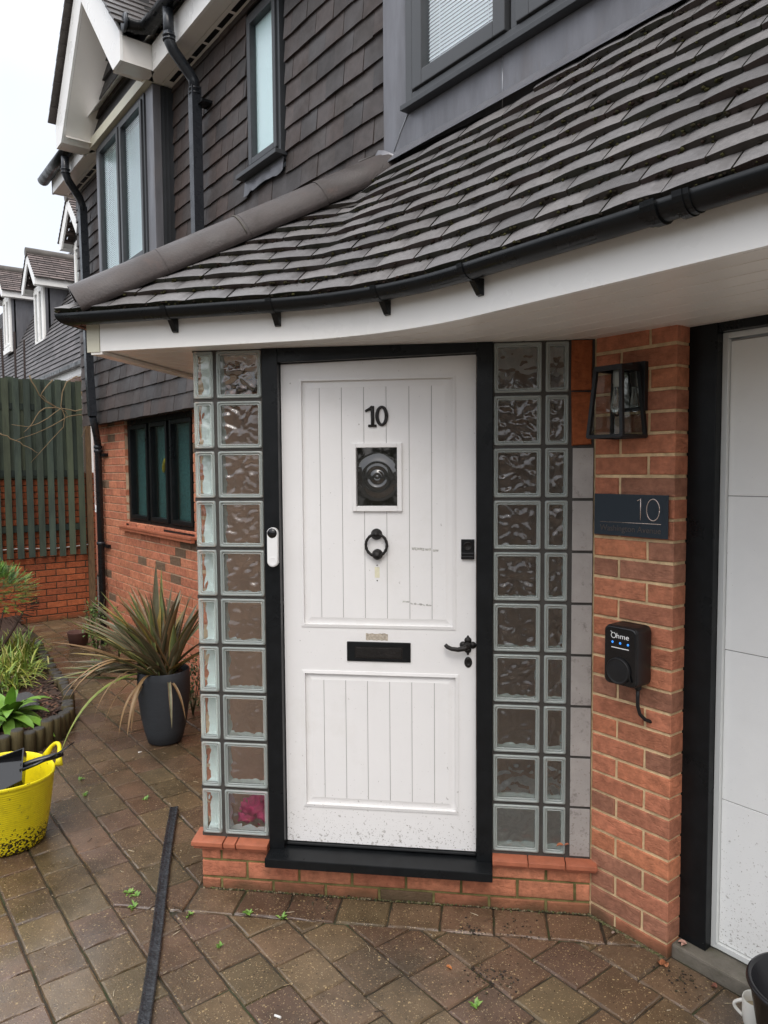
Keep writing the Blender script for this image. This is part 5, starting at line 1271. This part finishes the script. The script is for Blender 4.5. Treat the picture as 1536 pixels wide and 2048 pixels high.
# hart's tongue style fern
mb = MB(); base = V((-5.30, .90, .07))
for k, (az, L, el) in enumerate(((12, .25, 60), (-18, .24, 62), (42, .25, 65), (70, .22, 30), (28, .31, 8), (-42, .26, 15), (100, .24, 20), (5, .22, 75), (20, .30, 25), (55, .27, 40), (80, .28, 55), (110, .25, 45), (-5, .34, 20), (-30, .30, 30), (150, .24, 50), (-60, .28, 35), (190, .22, 50), (35, .34, 12), (-15, .26, 50), (65, .30, 22), (240, .22, 50), (8, .30, 8))):
    a, e = math.radians(az), math.radians(el); d = V((math.cos(a)*math.cos(e), math.sin(a)*math.cos(e), math.sin(e))); g_ = random.uniform(.8, 1.2)
    leafq(mb, base+V((random.uniform(-.03, .03), random.uniform(-.03, .03), 0)), d, Z, L*1.1, .072, (.15*g_, .29*g_, .04*g_), n=10, droop=1.3+.5*math.sin(k*7), fold=.10)
base = V((-5.22, .72, .06))
for k in range(12):
    d = rdir(10, 60); g_ = random.uniform(.7, 1.2); leafq(mb, base, d, Z, random.uniform(.2, .32), .066, (.13*g_, .26*g_, .04*g_), n=8, droop=1.4, fold=.12)
single('strap_leaf_fern', mb, M_leaf, 'glossy bright green strap-leaved fern in the bed behind the yellow tub', 'fern')
mb = MB()
for _ in range(420):
    p = V((random.gauss(-5.95, .22), random.gauss(.72, .14), .05+abs(random.gauss(0, .07)))); leafq(mb, p, rdir(-10, 60), Z, .03, .012, random.choice([(.07, .03, .035), (.06, .08, .03), (.05, .10, .03), (.10, .04, .04)]), n=2)
single('heather', mb, M_leaf, 'low dark reddish shrub in the bed between the fern and the grass', 'shrub')
# bush behind the fence
mb = MB()
for _ in range(700):
    d = rdir(-80, 90); p = V((-9.6, 1.30, 2.72))+V((d.x*.25, d.y*.30, d.z*.36))*random.uniform(.5, 1); g_ = random.uniform(.6, 1.3); leafq(mb, p, rdir(-40, 60), Z, .055, .026, (.09*g_, .17*g_, .04*g_), n=2)
tb = thing('garden_bush', 'leafy green bush poking above the fence at the left edge', 'bush', (-9.6, 1.3, G)); mb.build('crown', M_leaf, tb, recalc=False)
mb = MB(); mb.tube([(-9.6, 1.3, G), (-9.62, 1.3, 1.4), (-9.6, 1.3, 2.7)], [.03, .025, .01], 7, (.07, .05, .035)); mb.build('trunk', M_twig, tb)
def leafy(c_, r, n_, col, L=.03, w=.016, name='leafy_plant', label='', cat='plant', stems=6):
    mb = MB()
    for k in range(stems):
        a = random.uniform(0, 6.3); q = V((c_[0]+r[0]*.7*math.cos(a), c_[1]+r[1]*.7*math.sin(a), c_[2]+r[2]*random.uniform(.4, 1.6))); mb.tube([(c_[0], c_[1], G-.01), (V((c_[0], c_[1], G))+q)/2, q], [.004, .003, .0015], 5, (.07, .07, .03))
    for _ in range(n_):
        d = rdir(-80, 90); p = V(c_)+V((d.x*r[0], d.y*r[1], d.z*r[2]))*random.uniform(.3, 1)+Z*r[2]*.3; g_ = random.uniform(.65, 1.3)
        leafq(mb, p, rdir(-20, 60), Z, L*random.uniform(.7, 1.2), w, tuple(x*g_ for x in col), n=2)
    return single(name, mb, M_leaf, label, cat)
leafy((-7.25, 2.02, .12), (.16, .13, .26), 260, (.10, .17, .045), .045, .022, label='leafy green shrub growing round the foot of the black downpipe')
leafy((-6.75, 2.08, .16), (.10, .06, .22), 90, (.12, .18, .05), .04, .02, label='sparse pale green sprig against the brick wall behind the potted plant')
leafy((-6.35, 1.78, .02), (.11, .08, .06), 70, (.10, .17, .05), .04, .022, label='small green weed clump on the paving left of the potted plant')
leafy((-4.98, 2.05, .10), (.13, .12, .22), 260, (.06, .11, .03), .03, .014, label='dark green shrub behind the pot beside the glass blocks')
mb = MB(); R_ = []
for z_, r_ in ((G, .085), (.06, .105), (.07, .11), (.07, .098), (.03, .09)): R_.append([V((-7.72+r_*math.cos(a), 1.98+r_*math.sin(a), z_)) for a in [2*math.pi*q/20 for q in range(20)]])
mb.rings(R_, (.09, .04, .03)); single('plant_pot', mb, M_twig, 'small dark brown plant pot on the ground by the downpipe', 'pot')
# ---- big pot and flax
pot = thing('tall_planter', 'tall rounded slate grey planter standing on the paving by the brick wall', 'planter', (-4.62, 1.70, G))
mb = MB(); pc = V((-4.60, 1.70, 0))
PR = [(0, G+.002), (.095, G+.002), (.108, G+.01), (.128, G+.08), (.146, G+.17), (.158, G+.26), (.165, G+.35), (.166, G+.42), (.164, G+.475), (.158, G+.478), (.150, G+.47), (.150, G+.38)]
mb.lathe(pc, [(r_, z_) for r_, z_ in PR], 48); mb.build('planter_shell', M_pot, pot)
mb = MB(); mb.lathe(pc, [(.151, G+.43), (.08, G+.44), (0, G+.45)], 24, col=(.04, .026, .018))
for _ in range(200):
    a, r_ = random.uniform(0, 6.3), .145*math.sqrt(random.random()); mb.ico(pc+V((r_*math.cos(a), r_*math.sin(a), G+.445)), random.uniform(.003, .009), (.06, .035, .022))
mb.build('compost', M_soil, pot)
fx = thing('flax_plant', 'bronze green New Zealand flax with drooping pink edged leaves in the tall planter', 'plant', (-4.60, 1.70, .36))
mb = MB(); rr = random.Random(11); pb = V((-4.60, 1.70, .36))
rt, fw_ = R0.copy(), -F0.copy()   # spread chosen across and towards the viewer's side of the pot
LV = []
for k in range(64): LV.append((rr.uniform(-172, 172), rr.uniform(35, 86), rr.uniform(.40, .68), rr.uniform(.15, .8)))
for k in range(26): LV.append((rr.uniform(120, 205), rr.uniform(15, 70), rr.uniform(.5, .74), rr.uniform(.1, .9)))
# main fans: azimuth from +X of image-right direction, elevation, length, droop
for az, el, L, dr in ((100, 86, .72, .1), (150, 66, .66, .25), (165, 52, .72, .35), (172, 42, .76, .45), (185, 34, .74, .5), (178, 24, .60, .5), (190, 14, .62, .35), (170, 60, .70, .3), (160, 75, .60, .2), (30, 72, .60, .3), (15, 60, .52, .4), (60, 80, .62, .2),
                      (200, 40, .60, 1.8), (215, 30, .55, 2.6), (235, 25, .50, 3.2), (250, 25, .45, 3.6), (205, 50, .70, 2.4), (225, 48, .62, 3.0), (290, 30, .45, 3.2), (320, 30, .42, 3.0), (196, 35, .68, 1.6), (262, 40, .6, 3.0), (210, 55, .75, 2.6)):
    LV.append((az, el, L, dr))
LV += [(176, 8, .66, .1), (183, 3, .72, .0), (188, 20, .5, -.1), (168, 46, .72, .1), (160, 56, .70, .1), (172, 36, .74, .2), (96, 84, .76, .05), (118, 70, .66, .1), (60, 68, .60, .1), (24, 58, .58, .1)]
for az, el, L, dr in LV:
    a, e = math.radians(az), math.radians(el); d = (rt*math.cos(a)-fw_*math.sin(a)*-1*1.0*(-1))*1.0
    d = (rt*math.cos(a)+fw_*(-math.sin(a)))*math.cos(e)+Z*math.sin(e)
    k = rr.random()
    if k < .55: col, edg = (.135, .130, .075), (.32, .19, .12)
    elif k < .75: col, edg = (.13, .16, .06), (.42, .33, .10)
    elif k < .9: col, edg = (.20, .12, .055), (.30, .16, .07)
    else: col, edg = (.30, .22, .06), (.38, .26, .08)
    if dr > 1.5 and rr.random() < .6: col, edg = (.24, .15, .07), (.30, .18, .08)
    g_ = rr.uniform(.8, 1.25)
    leafq(mb, pb+V((rr.uniform(-.05, .05), rr.uniform(-.05, .05), -.02)), d, Z, L, rr.uniform(.030, .052)*(.5 if dr > 2.4 else 1), tuple(x*g_ for x in col), n=12, droop=dr, fold=.28, edge=edg)
# one long yellow-green leaf bending to the ground
leafq(mb, pb, (rt*-.72+fw_*.5+Z*.35), Z, .86, .040, (.20, .25, .06), n=14, droop=2.3, fold=.2, edge=(.33, .30, .09))
mb.build('leaves', M_leaf, fx, recalc=False)
# ---- yellow tub
tub = thing('garden_tub', 'muddy yellow flexible garden tub holding a black dustpan', 'tub', (-3.80, .60, G))
TB = V((-3.795, .625, G)); TS = V((-3.722, .595, G+.37))
mb = MB(); R_ = []
def tubring(t, r_, dz=0, n=56):
    c_ = TB.lerp(TS, t); out = []
    for k in range(n):
        a = 2*math.pi*k/n; e = 1+.03*math.cos(2*a+.6)*t; q = .010*math.sin(2*a+2.0)*t
        out.append(V((c_.x+r_*e*math.cos(a), c_.y+r_*e*math.sin(a), c_.z+q+dz)))
    return out
def tr(t): return .155+.075*t**.8
R_.append(tubring(.0, .10, .002)); R_.append(tubring(.0, .145, .002)); R_.append(tubring(.02, .158))
nr = 30
for i in range(nr):
    t = .05+.88*i/nr
    R_.append(tubring(t, tr(t))); R_.append(tubring(t+.003, tr(t)+.0036)); R_.append(tubring(t+.013, tr(t)+.0036))
R_ += [tubring(.95, tr(.95)), tubring(.96, tr(.96)+.005), tubring(1.0, tr(1)+.006), tubring(1.008, tr(1)+.001), tubring(1.0, tr(1)-.004), tubring(.9, tr(.9)-.005), tubring(.5, tr(.5)-.005), tubring(.03, tr(.03)-.006), tubring(.02, .05)]
mb.rings(R_); o = mb.build('tub_body', M_tub, tub)
def tubhandle(az):
    mb = MB(); a = math.radians(az); c_ = TS; rd = V((math.cos(a), math.sin(a), 0)); tg = V((-math.sin(a), math.cos(a), 0)); pts = []; rad = []
    for i in range(17):
        t = -1+2*i/16; pts.append(c_+rd*(tr(1)-.002+.03*(1-t*t))+tg*.085*t*(1.0-.15*(1-abs(t)))+Z*(.075*(1-abs(t)**2.6)-.006)); rad.append(.0095+.010*abs(t)**5)
    mb.tube(pts, rad, 10); return mb.build('tub_handle', M_tub, tub)
tubhandle(96); tubhandle(276)
dp_ = thing('dustpan', 'black plastic dustpan lying in the yellow tub with its handle over the rim', 'dustpan', (-3.75, .60, .25))
ctr = TS+V((.035, .035, -.004)); dh = (V((-3.60, .92, .350))-ctr).normalized()    # handle direction
sd2 = (dh.cross(Z).normalized()+Z*-.75).normalized(); un = sd2.cross(dh).normalized()
mb = MB()
def dpp(a, b_, c_): return ctr+dh*a+sd2*b_+un*c_
for q in (((-.16, -.10, 0), (.06, -.085, 0), (.06, .085, 0), (-.16, .10, 0)),): mb.hexa([dpp(*p) for p in q]+[dpp(p[0], p[1], p[2]+.004) for p in q])
for sgn in (-1, 1): mb.hexa([dpp(-.15, sgn*.10, 0), dpp(.06, sgn*.085, 0), dpp(.06, sgn*.085, .055), dpp(-.12, sgn*.10, .012), dpp(-.15, sgn*.096, 0), dpp(.06, sgn*.081, 0), dpp(.06, sgn*.081, .055), dpp(-.12, sgn*.096, .012)])
mb.hexa([dpp(.056, -.085, 0), dpp(.056, .085, 0), dpp(.056, .085, .055), dpp(.056, -.085, .055), dpp(.062, -.085, 0), dpp(.062, .085, 0), dpp(.062, .085, .055), dpp(.062, -.085, .055)])
mb.build('pan', M_blackgloss, dp_)
mb = MB(); mb.tube([dpp(.055, 0, .035), dpp(.09, 0, .045), dpp(.13, 0, .045), dpp(.205, 0, .040), dpp(.235, 0, .036)], [.016, .013, .015, .015, .008], 8); mb.build('pan_handle', M_blackgloss, dp_)
gtr = thing('weeding_fork', 'slim black hand tool lying along the dustpan handle with a worn tip', 'hand tool', tuple(dpp(.2, .03, .05)))
mb = MB(); mb.tube([dpp(.05, .03, .05), dpp(.12, .025, .055), dpp(.19, .01, .055)], [.008, .007, .006], 8); mb.tube([dpp(.19, .01, .055), dpp(.25, -.012, .062), dpp(.285, -.03, .062)], [.005, .0035, .003], 6); mb.tube([dpp(.19, .01, .055), dpp(.22, .015, .075), dpp(.25, .02, .085)], [.0045, .003, .002], 6); mb.build('tool_handle', M_blackgloss, gtr)
mb = MB()
for i in range(9):
    pass
mb.lathe(TS+V((.03, -.10, -.10)), [(0, .075), (.03, .07), (.06, .045), (.085, .0), (.09, -.04)], 22)
mb.v = [tuple(V(p)+V([random.uniform(-.012, .012) for _ in range(3)])) for p in mb.v]
single('plastic_bag', mb, M_bag, 'crumpled clear plastic bag inside the yellow tub', 'bag')
# ---- black strip on the ground
mb = MB(); A_, B_ = V((-3.618, 1.376, G)), V((-1.50, .388, G)); dd = (B_-A_).normalized(); ss = V((dd.y, -dd.x, 0)); n_ = 60; R_ = []
for i in range(n_+1):
    t = i/n_; p = A_.lerp(B_, t)+ss*(.004*math.sin(t*9)); h = .020+random.uniform(-.0012, .0012); w = .0215
    R_.append([p+ss*w+Z*.002, p+ss*w+Z*(h-.004), p+ss*(w-.004)+Z*h, p+ss*.008+Z*(h-.0022), p-ss*.008+Z*(h-.0022), p-ss*(w-.004)+Z*h, p-ss*w+Z*(h-.004), p-ss*w+Z*.002])
mb.rings(R_, smooth=False); single('plastic_strip', mb, M_strip, 'long wet black plastic strip lying across the paving towards the viewer', 'strip')
# ---- bucket and mug
bk = thing('black_bucket', 'large black plastic bucket at the bottom right corner before the garage door', 'bucket', (-.86, 2.13, G))
BC = V((-.845, 2.14, G)); mb = MB()
mb.lathe(BC, [(0, .003), (.10, .003), (.105, .01), (.150, .285), (.156, .290), (.160, .296), (.158, .303), (.150, .305), (.144, .300), (.100, .02), (0, .02)], 56); mb.build('bucket_body', M_bucket, bk)
mg = thing('white_mug', 'stained white china mug standing beside the black bucket', 'mug', (-1.05, 2.25, G))
MC = V((-1.045, 2.262, G)); mb = MB(); mb.lathe(MC, [(0, .003), (.030, .002), (.034, .005), (.038, .02), (.0405, .05), (.0405, .093), (.0395, .096), (.0375, .093), (.037, .05), (.034, .012), (0, .008)], 40); mb.build('mug_body', M_mug, mg)
hd_ = (V((-1, -.25, 0))).normalized(); mb = MB(); mb.tube([MC+hd_*(.038+.026*math.sin(math.pi*k/12))+Z*(.075-.052*k/12) for k in range(13)], .0055, 10); mb.build('mug_handle', M_mug, mg)
mb = MB(); mb.lathe(MC, [(.0368, .06), (.0, .06)], 30); mb.build('tea', mat('old_tea', (.42, .34, .22), .2), mg)
# ---- pink bag inside the hall behind the lowest block
mb = MB()
for (u, w, z, r) in ((-1.40, -.17, .23, .06), (-1.35, -.19, .27, .055), (-1.44, -.17, .19, .045), (-1.37, -.16, .20, .05)): mb.ico(FD.p(u, w, z), r, (1, 1, 1), (1, 1, .8), .3)
o = mb.build('pink_bag', M_pink); o['label'] = 'crumpled pink bag seen through the lowest glass block left of the door'; o['category'] = 'bag'
# ---- small weeds, fallen leaves and litter
k = 0
wl_ = ['weed sprig beside the black strip nearest the yellow tub', 'weed sprig in the paving joint left of the black strip', 'small weed below the pair left of the strip', 'weed sprig just right of the black strip', 'weed under the left end of the door threshold', 'weed right of the one under the threshold', 'weed in the joint midway right of the strip', 'leafy weed in the joint at the bottom centre', 'weed tuft on the paving by the yellow tub', 'weed tuft nearer the planter than the tub', 'weed seedling behind the top of the strip', 'weed at the foot of the planter']
for (x, y), lb in zip([(-3.01, .94), (-2.97, .955), (-2.9, .92), (-2.71, 1.08), (-2.57, 1.27), (-2.46, 1.36), (-2.45, 1.09), (-1.65, 1.63), (-4.31, 1.09), (-4.09, 1.06), (-3.83, 1.3), (-4.27, 1.86)], wl_):
    mb = MB()
    for _ in range(random.randint(6, 11)):
        a = random.uniform(0, 6.28); leafq(mb, (x+random.uniform(-.008, .008), y+random.uniform(-.008, .008), G), V((math.cos(a), math.sin(a), random.uniform(.3, 1.2))), Z, random.uniform(.015, .032), random.uniform(.008, .013), random.choice([(.16, .30, .05), (.12, .24, .04), (.20, .32, .07)]), n=2, droop=.8)
    single('weed', mb, M_leaf, 'tiny green '+lb, 'weed', 'weeds in the paving joints', origin=(x, y, G))
for (x, y, z, c_, L, lb) in [(-1.85, 1.68, G, (.45, .16, .05), .022, 'small orange fallen leaf on the paving below the door'), (-1.39, 2.285, G, (.35, .13, .06), .035, 'curled brown fallen leaf at the foot of the brick pier'), (-1.37, 2.29, G, (.42, .18, .09), .030, 'orange fallen leaf beside the brown one by the pier'), (-1.21, 2.33, G, (.22, .09, .06), .026, 'dark red fallen leaf against the concrete step'),
                             (-1.36, 2.40, -.026, (.55, .32, .25), .032, 'pale pink fallen leaf on the step by the black post'), (-1.60, 2.30, G, (.40, .30, .25), .018, 'pale scrap of leaf in the corner of the pier')]:
    mb = MB(); a = random.uniform(0, 6); leafq(mb, (x, y, z+.004), V((math.cos(a), math.sin(a), .25)), Z, L, L*.6, c_, n=5, droop=.9, fold=.3); leafq(mb, (x, y, z+.004), V((math.cos(a+.9), math.sin(a+.9), .35)), Z, L*.7, L*.45, tuple(v*.8 for v in c_), n=4, droop=1.2, fold=.3)
    single('fallen_leaf', mb, M_leaf, lb, 'leaf', 'fallen leaves on the ground', origin=(x, y, z))
mb = MB(); leafq(mb, FD.p(-.105, .012, .205), D*-1, Z, .028, .02, (.35, .12, .05), n=4, droop=.5, fold=.4); leafq(mb, FD.p(-.100, .012, .205), D+Z*.4, Z, .02, .014, (.30, .10, .05), n=3, fold=.4)
single('fallen_leaf', mb, M_leaf, 'brown leaf caught on the lowest narrow glass block', 'leaf', 'fallen leaves on the ground')
for i, (x, y, lb) in enumerate([(-2.01, 1.09, 'small white cigarette filter on the paving at the bottom'), (-4.50, 1.50, 'white chip on the paving at the front of the planter')]):
    mb = MB(); a = .5+i; p = V((x, y, G+.005)); u = V((math.cos(a), math.sin(a), 0))*.012; mb.tube([p-u, p+u], .0038, 8, (.75, .74, .70)); single('litter', mb, M_twig, lb, 'litter', origin=(x, y, G))
# twiggy debris and grit lying on the paving
mb = MB()
for _ in range(420):
    x, y = random.uniform(-6.5, -.9), random.uniform(.35, 2.3)
    if inbed(x, y) : continue
    a = random.uniform(0, 6.3); L = random.choice([.006, .008, .012, .02, .035]); p = V((x, y, G+.0045)); u = V((math.cos(a), math.sin(a), 0))*L/2
    q = p.copy()-C0
    if q.dot(ND) < .02 and q.dot(D) > -1.7: continue
    c_ = random.choice([(.30, .22, .12), (.42, .34, .22), (.10, .06, .035), (.04, .03, .02), (.5, .42, .3)]); mb.tube([p-u, p+u*.2+V((-u.y, u.x, 0))*random.uniform(-.3, .3), p+u], random.uniform(.0008, .0016), 4, c_)
for _ in range(240):   # dark mossy dirt drifts by the door course
    x, y = random.choice([(-1.84, 2.04), (-1.75, 1.75), (-1.68, 1.80), (-2.45, 1.55), (-1.3, 2.30), (-1.95, 1.90)]); x += random.gauss(0, .035); y += random.gauss(0, .035)
    if y > 2.33: continue
    mb.ico((x, y, G+.001), random.uniform(.002, .005), random.choice([(.02, .014, .01), (.03, .02, .014), (.05, .04, .02)]), (1, 1, .5), .4)
for _ in range(900):   # moss and grit caught in the foot of the walls
    t = random.random(); 
    if t < .6: p = FD.p(random.uniform(-1.6, 0), .008+abs(random.gauss(0, .006)), G)
    else: p = FP.p(random.uniform(0, .33), .006+abs(random.gauss(0, .006)), G)
    mb.ico(p, random.uniform(.002, .005), random.choice([(.09, .10, .03), (.12, .11, .05), (.05, .05, .025), (.20, .16, .10)]), (1, 1, .6), .4)
mb.build('paving_debris', M_twig, recalc=False, kind='stuff')
# ------------------------------------------------------------------ NEIGHBOURING TERRACE
nb = thing('neighbouring_house', 'neighbouring terrace with a steep tiled mansard roof and white-framed dormers', 'house', (-17, 3.6, 0))
NS = 2.05
def my(z): return 3.4+(z-3.45)/NS
mb = MB(); z = 3.47; k = 0
while z < 7.3:
    x = -30+(.17 if k % 2 else 0); zt_ = z+.118
    while x < -9.5:
        c_ = random.uniform(.075, .135)*random.uniform(.85, 1.1); col = (c_, c_*.93, c_*.93); o_ = random.uniform(0, .006)
        y0, y1 = my(z)-.028-o_, my(zt_+.03)-.004
        a, b_ = x+.003, x+.327
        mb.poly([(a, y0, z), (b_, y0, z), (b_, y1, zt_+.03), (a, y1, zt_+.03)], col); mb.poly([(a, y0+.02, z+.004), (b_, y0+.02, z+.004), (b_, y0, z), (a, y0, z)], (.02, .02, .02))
        x += .33
    z += .118; k += 1
mb.poly([(-30, my(3.4)+.02, 3.4), (-9.5, my(3.4)+.02, 3.4), (-9.5, my(7.3)+.02, 7.3), (-30, my(7.3)+.02, 7.3)], (.03, .03, .03))
mb.poly([(-30, my(7.3), 7.3), (-9.5, my(7.3), 7.3), (-9.5, 9.5, 8.0), (-30, 9.5, 8.0)], (.08, .07, .07))
mb.build('roof', M_slate, nb, recalc=False)
FN = Fr((0, 3.42, 0), (1, 0, 0), (0, -1, 0))
mb = MB(); mb.fbox(FN, -30, -9.5, 0, .02, 3.28, 3.44); mb.build('fascia', M_white, nb)
mb = MB(); mb.fbox(FN, -30, -9.5, .02, .12, 3.40, 3.46); mb.build('gutter', M_gutter, nb)
FN2 = Fr((0, 3.62, 0), (1, 0, 0), (0, -1, 0))
mb = MB(); mb.fbox(FN2, -30, -9.5, -.3, 0, G, 3.30, (.34, .12, .07)); mb.build('wall', M_brick, nb)
mb = MB(); mb.fbox(FN2, -30, -9.5, 0, .18, 3.27, 3.285); mb.build('soffit', M_white, nb)
for x0, x1 in ((-14.2, -13.1), (-12.9, -12.0)):
    window(nb, FN2, x0, x1, 1.0, 3.0, .02, [(x0+.05, (x0+x1)/2-.02), ((x0+x1)/2+.02, x1-.05)], M=M_white, fw=.05, sash=.06, back=.08)
def dormer(c, dz, lights):
    yf = 3.95; Fd = Fr((0, yf, 0), (1, 0, 0), (0, -1, 0)); hw = .46; zb_, zt_ = 4.55+dz, 5.85+dz
    mb = MB()
    mb.fbox(Fd, c-hw, c+hw, -.12, -.08, zb_-.1, zt_+.12)
    for sgn in (-1, 1):
        xs = c+sgn*hw; mb.poly([(xs, yf+.02, zb_-.1), (xs, yf+.02, zt_+.12), (xs, my(zt_)+.3, zt_+.12), (xs, my(zb_)+.1, zb_-.1)], (.05, .055, .065))
    body = mb.build('dormer', M_lead, nb, recalc=False)
    mb = MB(); 
    mb.fbox(Fd, c-hw, c+hw, -.05, .0, zt_, zt_+.06); mb.poly([Fd.p(c-.62, -.01, zt_), Fd.p(c+.62, -.01, zt_), Fd.p(c, -.01, zt_+.68)], (.05, .045, .04)); mb.build('gable_boarding', M_slate, body)
    window(body, Fd, c-hw+.03, c+hw-.03, zb_, zt_, .02, lights(c, hw), name='window', M=M_white, fw=.06, sash=.06, back=.10, backM=M_blind)
    mb = MB(); mb.fbox(Fd, c-hw, c+hw, -.02, .05, zb_-.12, zb_-.005); mb.build('window_sill', M_white, body)
    ap = zt_+.72; ez = zt_+.02; ew = .66
    for sgn in (-1, 1):
        mb = MB(); f_ = [mb.vert(Fd.p(c+sgn*a, .22, z_)) for a, z_ in ((0, ap), (ew, ez+.06), (ew, ez-.10), (ew-.13, ez-.10), (0, ap-.22))]; b__ = [mb.vert(Fd.p(c+sgn*a, .19, z_)) for a, z_ in ((0, ap), (ew, ez+.06), (ew, ez-.10), (ew-.13, ez-.10), (0, ap-.22))]
        mb.face(f_); mb.face(b__[::-1])
        for q in range(5): mb.face((f_[q], f_[(q+1) % 5], b__[(q+1) % 5], b__[q]))
        mb.build('bargeboard', M_white, body)
        mb = MB(); xs = c+sgn*ew; mb.hexa([V((xs-sgn*.02, yf-.19, ez-.10)), V((xs-sgn*.02, my(ez)+.2, ez-.10)), V((xs-sgn*.02, my(ez)+.2, ez+.05)), V((xs-sgn*.02, yf-.19, ez+.05)), V((xs, yf-.19, ez-.10)), V((xs, my(ez)+.2, ez-.10)), V((xs, my(ez)+.2, ez+.05)), V((xs, yf-.19, ez+.05))]); mb.poly([(xs, yf-.2, ez-.098), (c+sgn*hw, yf-.2, ez-.098), (c+sgn*hw, my(ez)+.2, ez-.098), (xs, my(ez)+.2, ez-.098)]); mb.build('fascia', M_white, body, recalc=False)
        mb = MB(); nrow = 11
        for k in range(nrow):
            t0, t1 = k/nrow, (k+1.25)/nrow
            y = yf-.24; j = k % 2
            while y < 7.0:
                yb = min(y+(.16 if j else .32), 7.0); j = 0; c_ = random.choice([.11, .13, .15, .17, .20])*random.uniform(.85, 1.1); col = (c_, c_*.78, c_*.72)
                x0, z0 = c+sgn*(ew+.05)*(1-t0), ez+.02+(ap-ez)*t0; x1, z1 = c+sgn*(ew+.05)*(1-min(t1, 1)), ez+.02+(ap-ez)*min(t1, 1)
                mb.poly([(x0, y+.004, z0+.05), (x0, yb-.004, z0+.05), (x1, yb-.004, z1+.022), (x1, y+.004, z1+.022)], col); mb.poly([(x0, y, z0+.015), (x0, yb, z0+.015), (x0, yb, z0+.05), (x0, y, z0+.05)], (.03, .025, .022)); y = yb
        mb.build('dormer_roof', M_slate, body, recalc=False)
    mb = MB(); mb.tube([(c, yf-.25, ap+.02), (c, 7.0, ap+.02)], .10, 10, (.10, .09, .08)); mb.build('ridge_tile', M_slate, body)
two = lambda c, hw: [(c-hw+.09, c-.02), (c+.02, c+hw-.09)]
dormer(-17.75, -.08, two); dormer(-14.35, .12, two); dormer(-21.3, .34, two)

# unseen hedge added behind the viewer to darken reflections and the low sky
mb = MB()
for _ in range(11000):
    az = math.radians(random.uniform(-150, 40)); hmax = 4.2+1.6*noise.noise(V((az*3, 1, 0)))+1.2*noise.noise(V((az*9, 5, 0))); r_ = 15+random.uniform(-.8, .8)
    z_ = G+hmax*random.random()**.8; p = V((r_*math.cos(az), r_*math.sin(az), z_)); d = rdir(-60, 80); u = d*random.uniform(.18, .34); w = d.cross(Z).normalized()*random.uniform(.10, .2); g_ = random.uniform(.6, 1.3)
    mb.poly([p-u-w*.4, p-w, p+u, p+w], (.045*g_, .065*g_, .028*g_))
mb.build('unseen_reflection_hedge', M_leaf, recalc=False, kind='stuff')
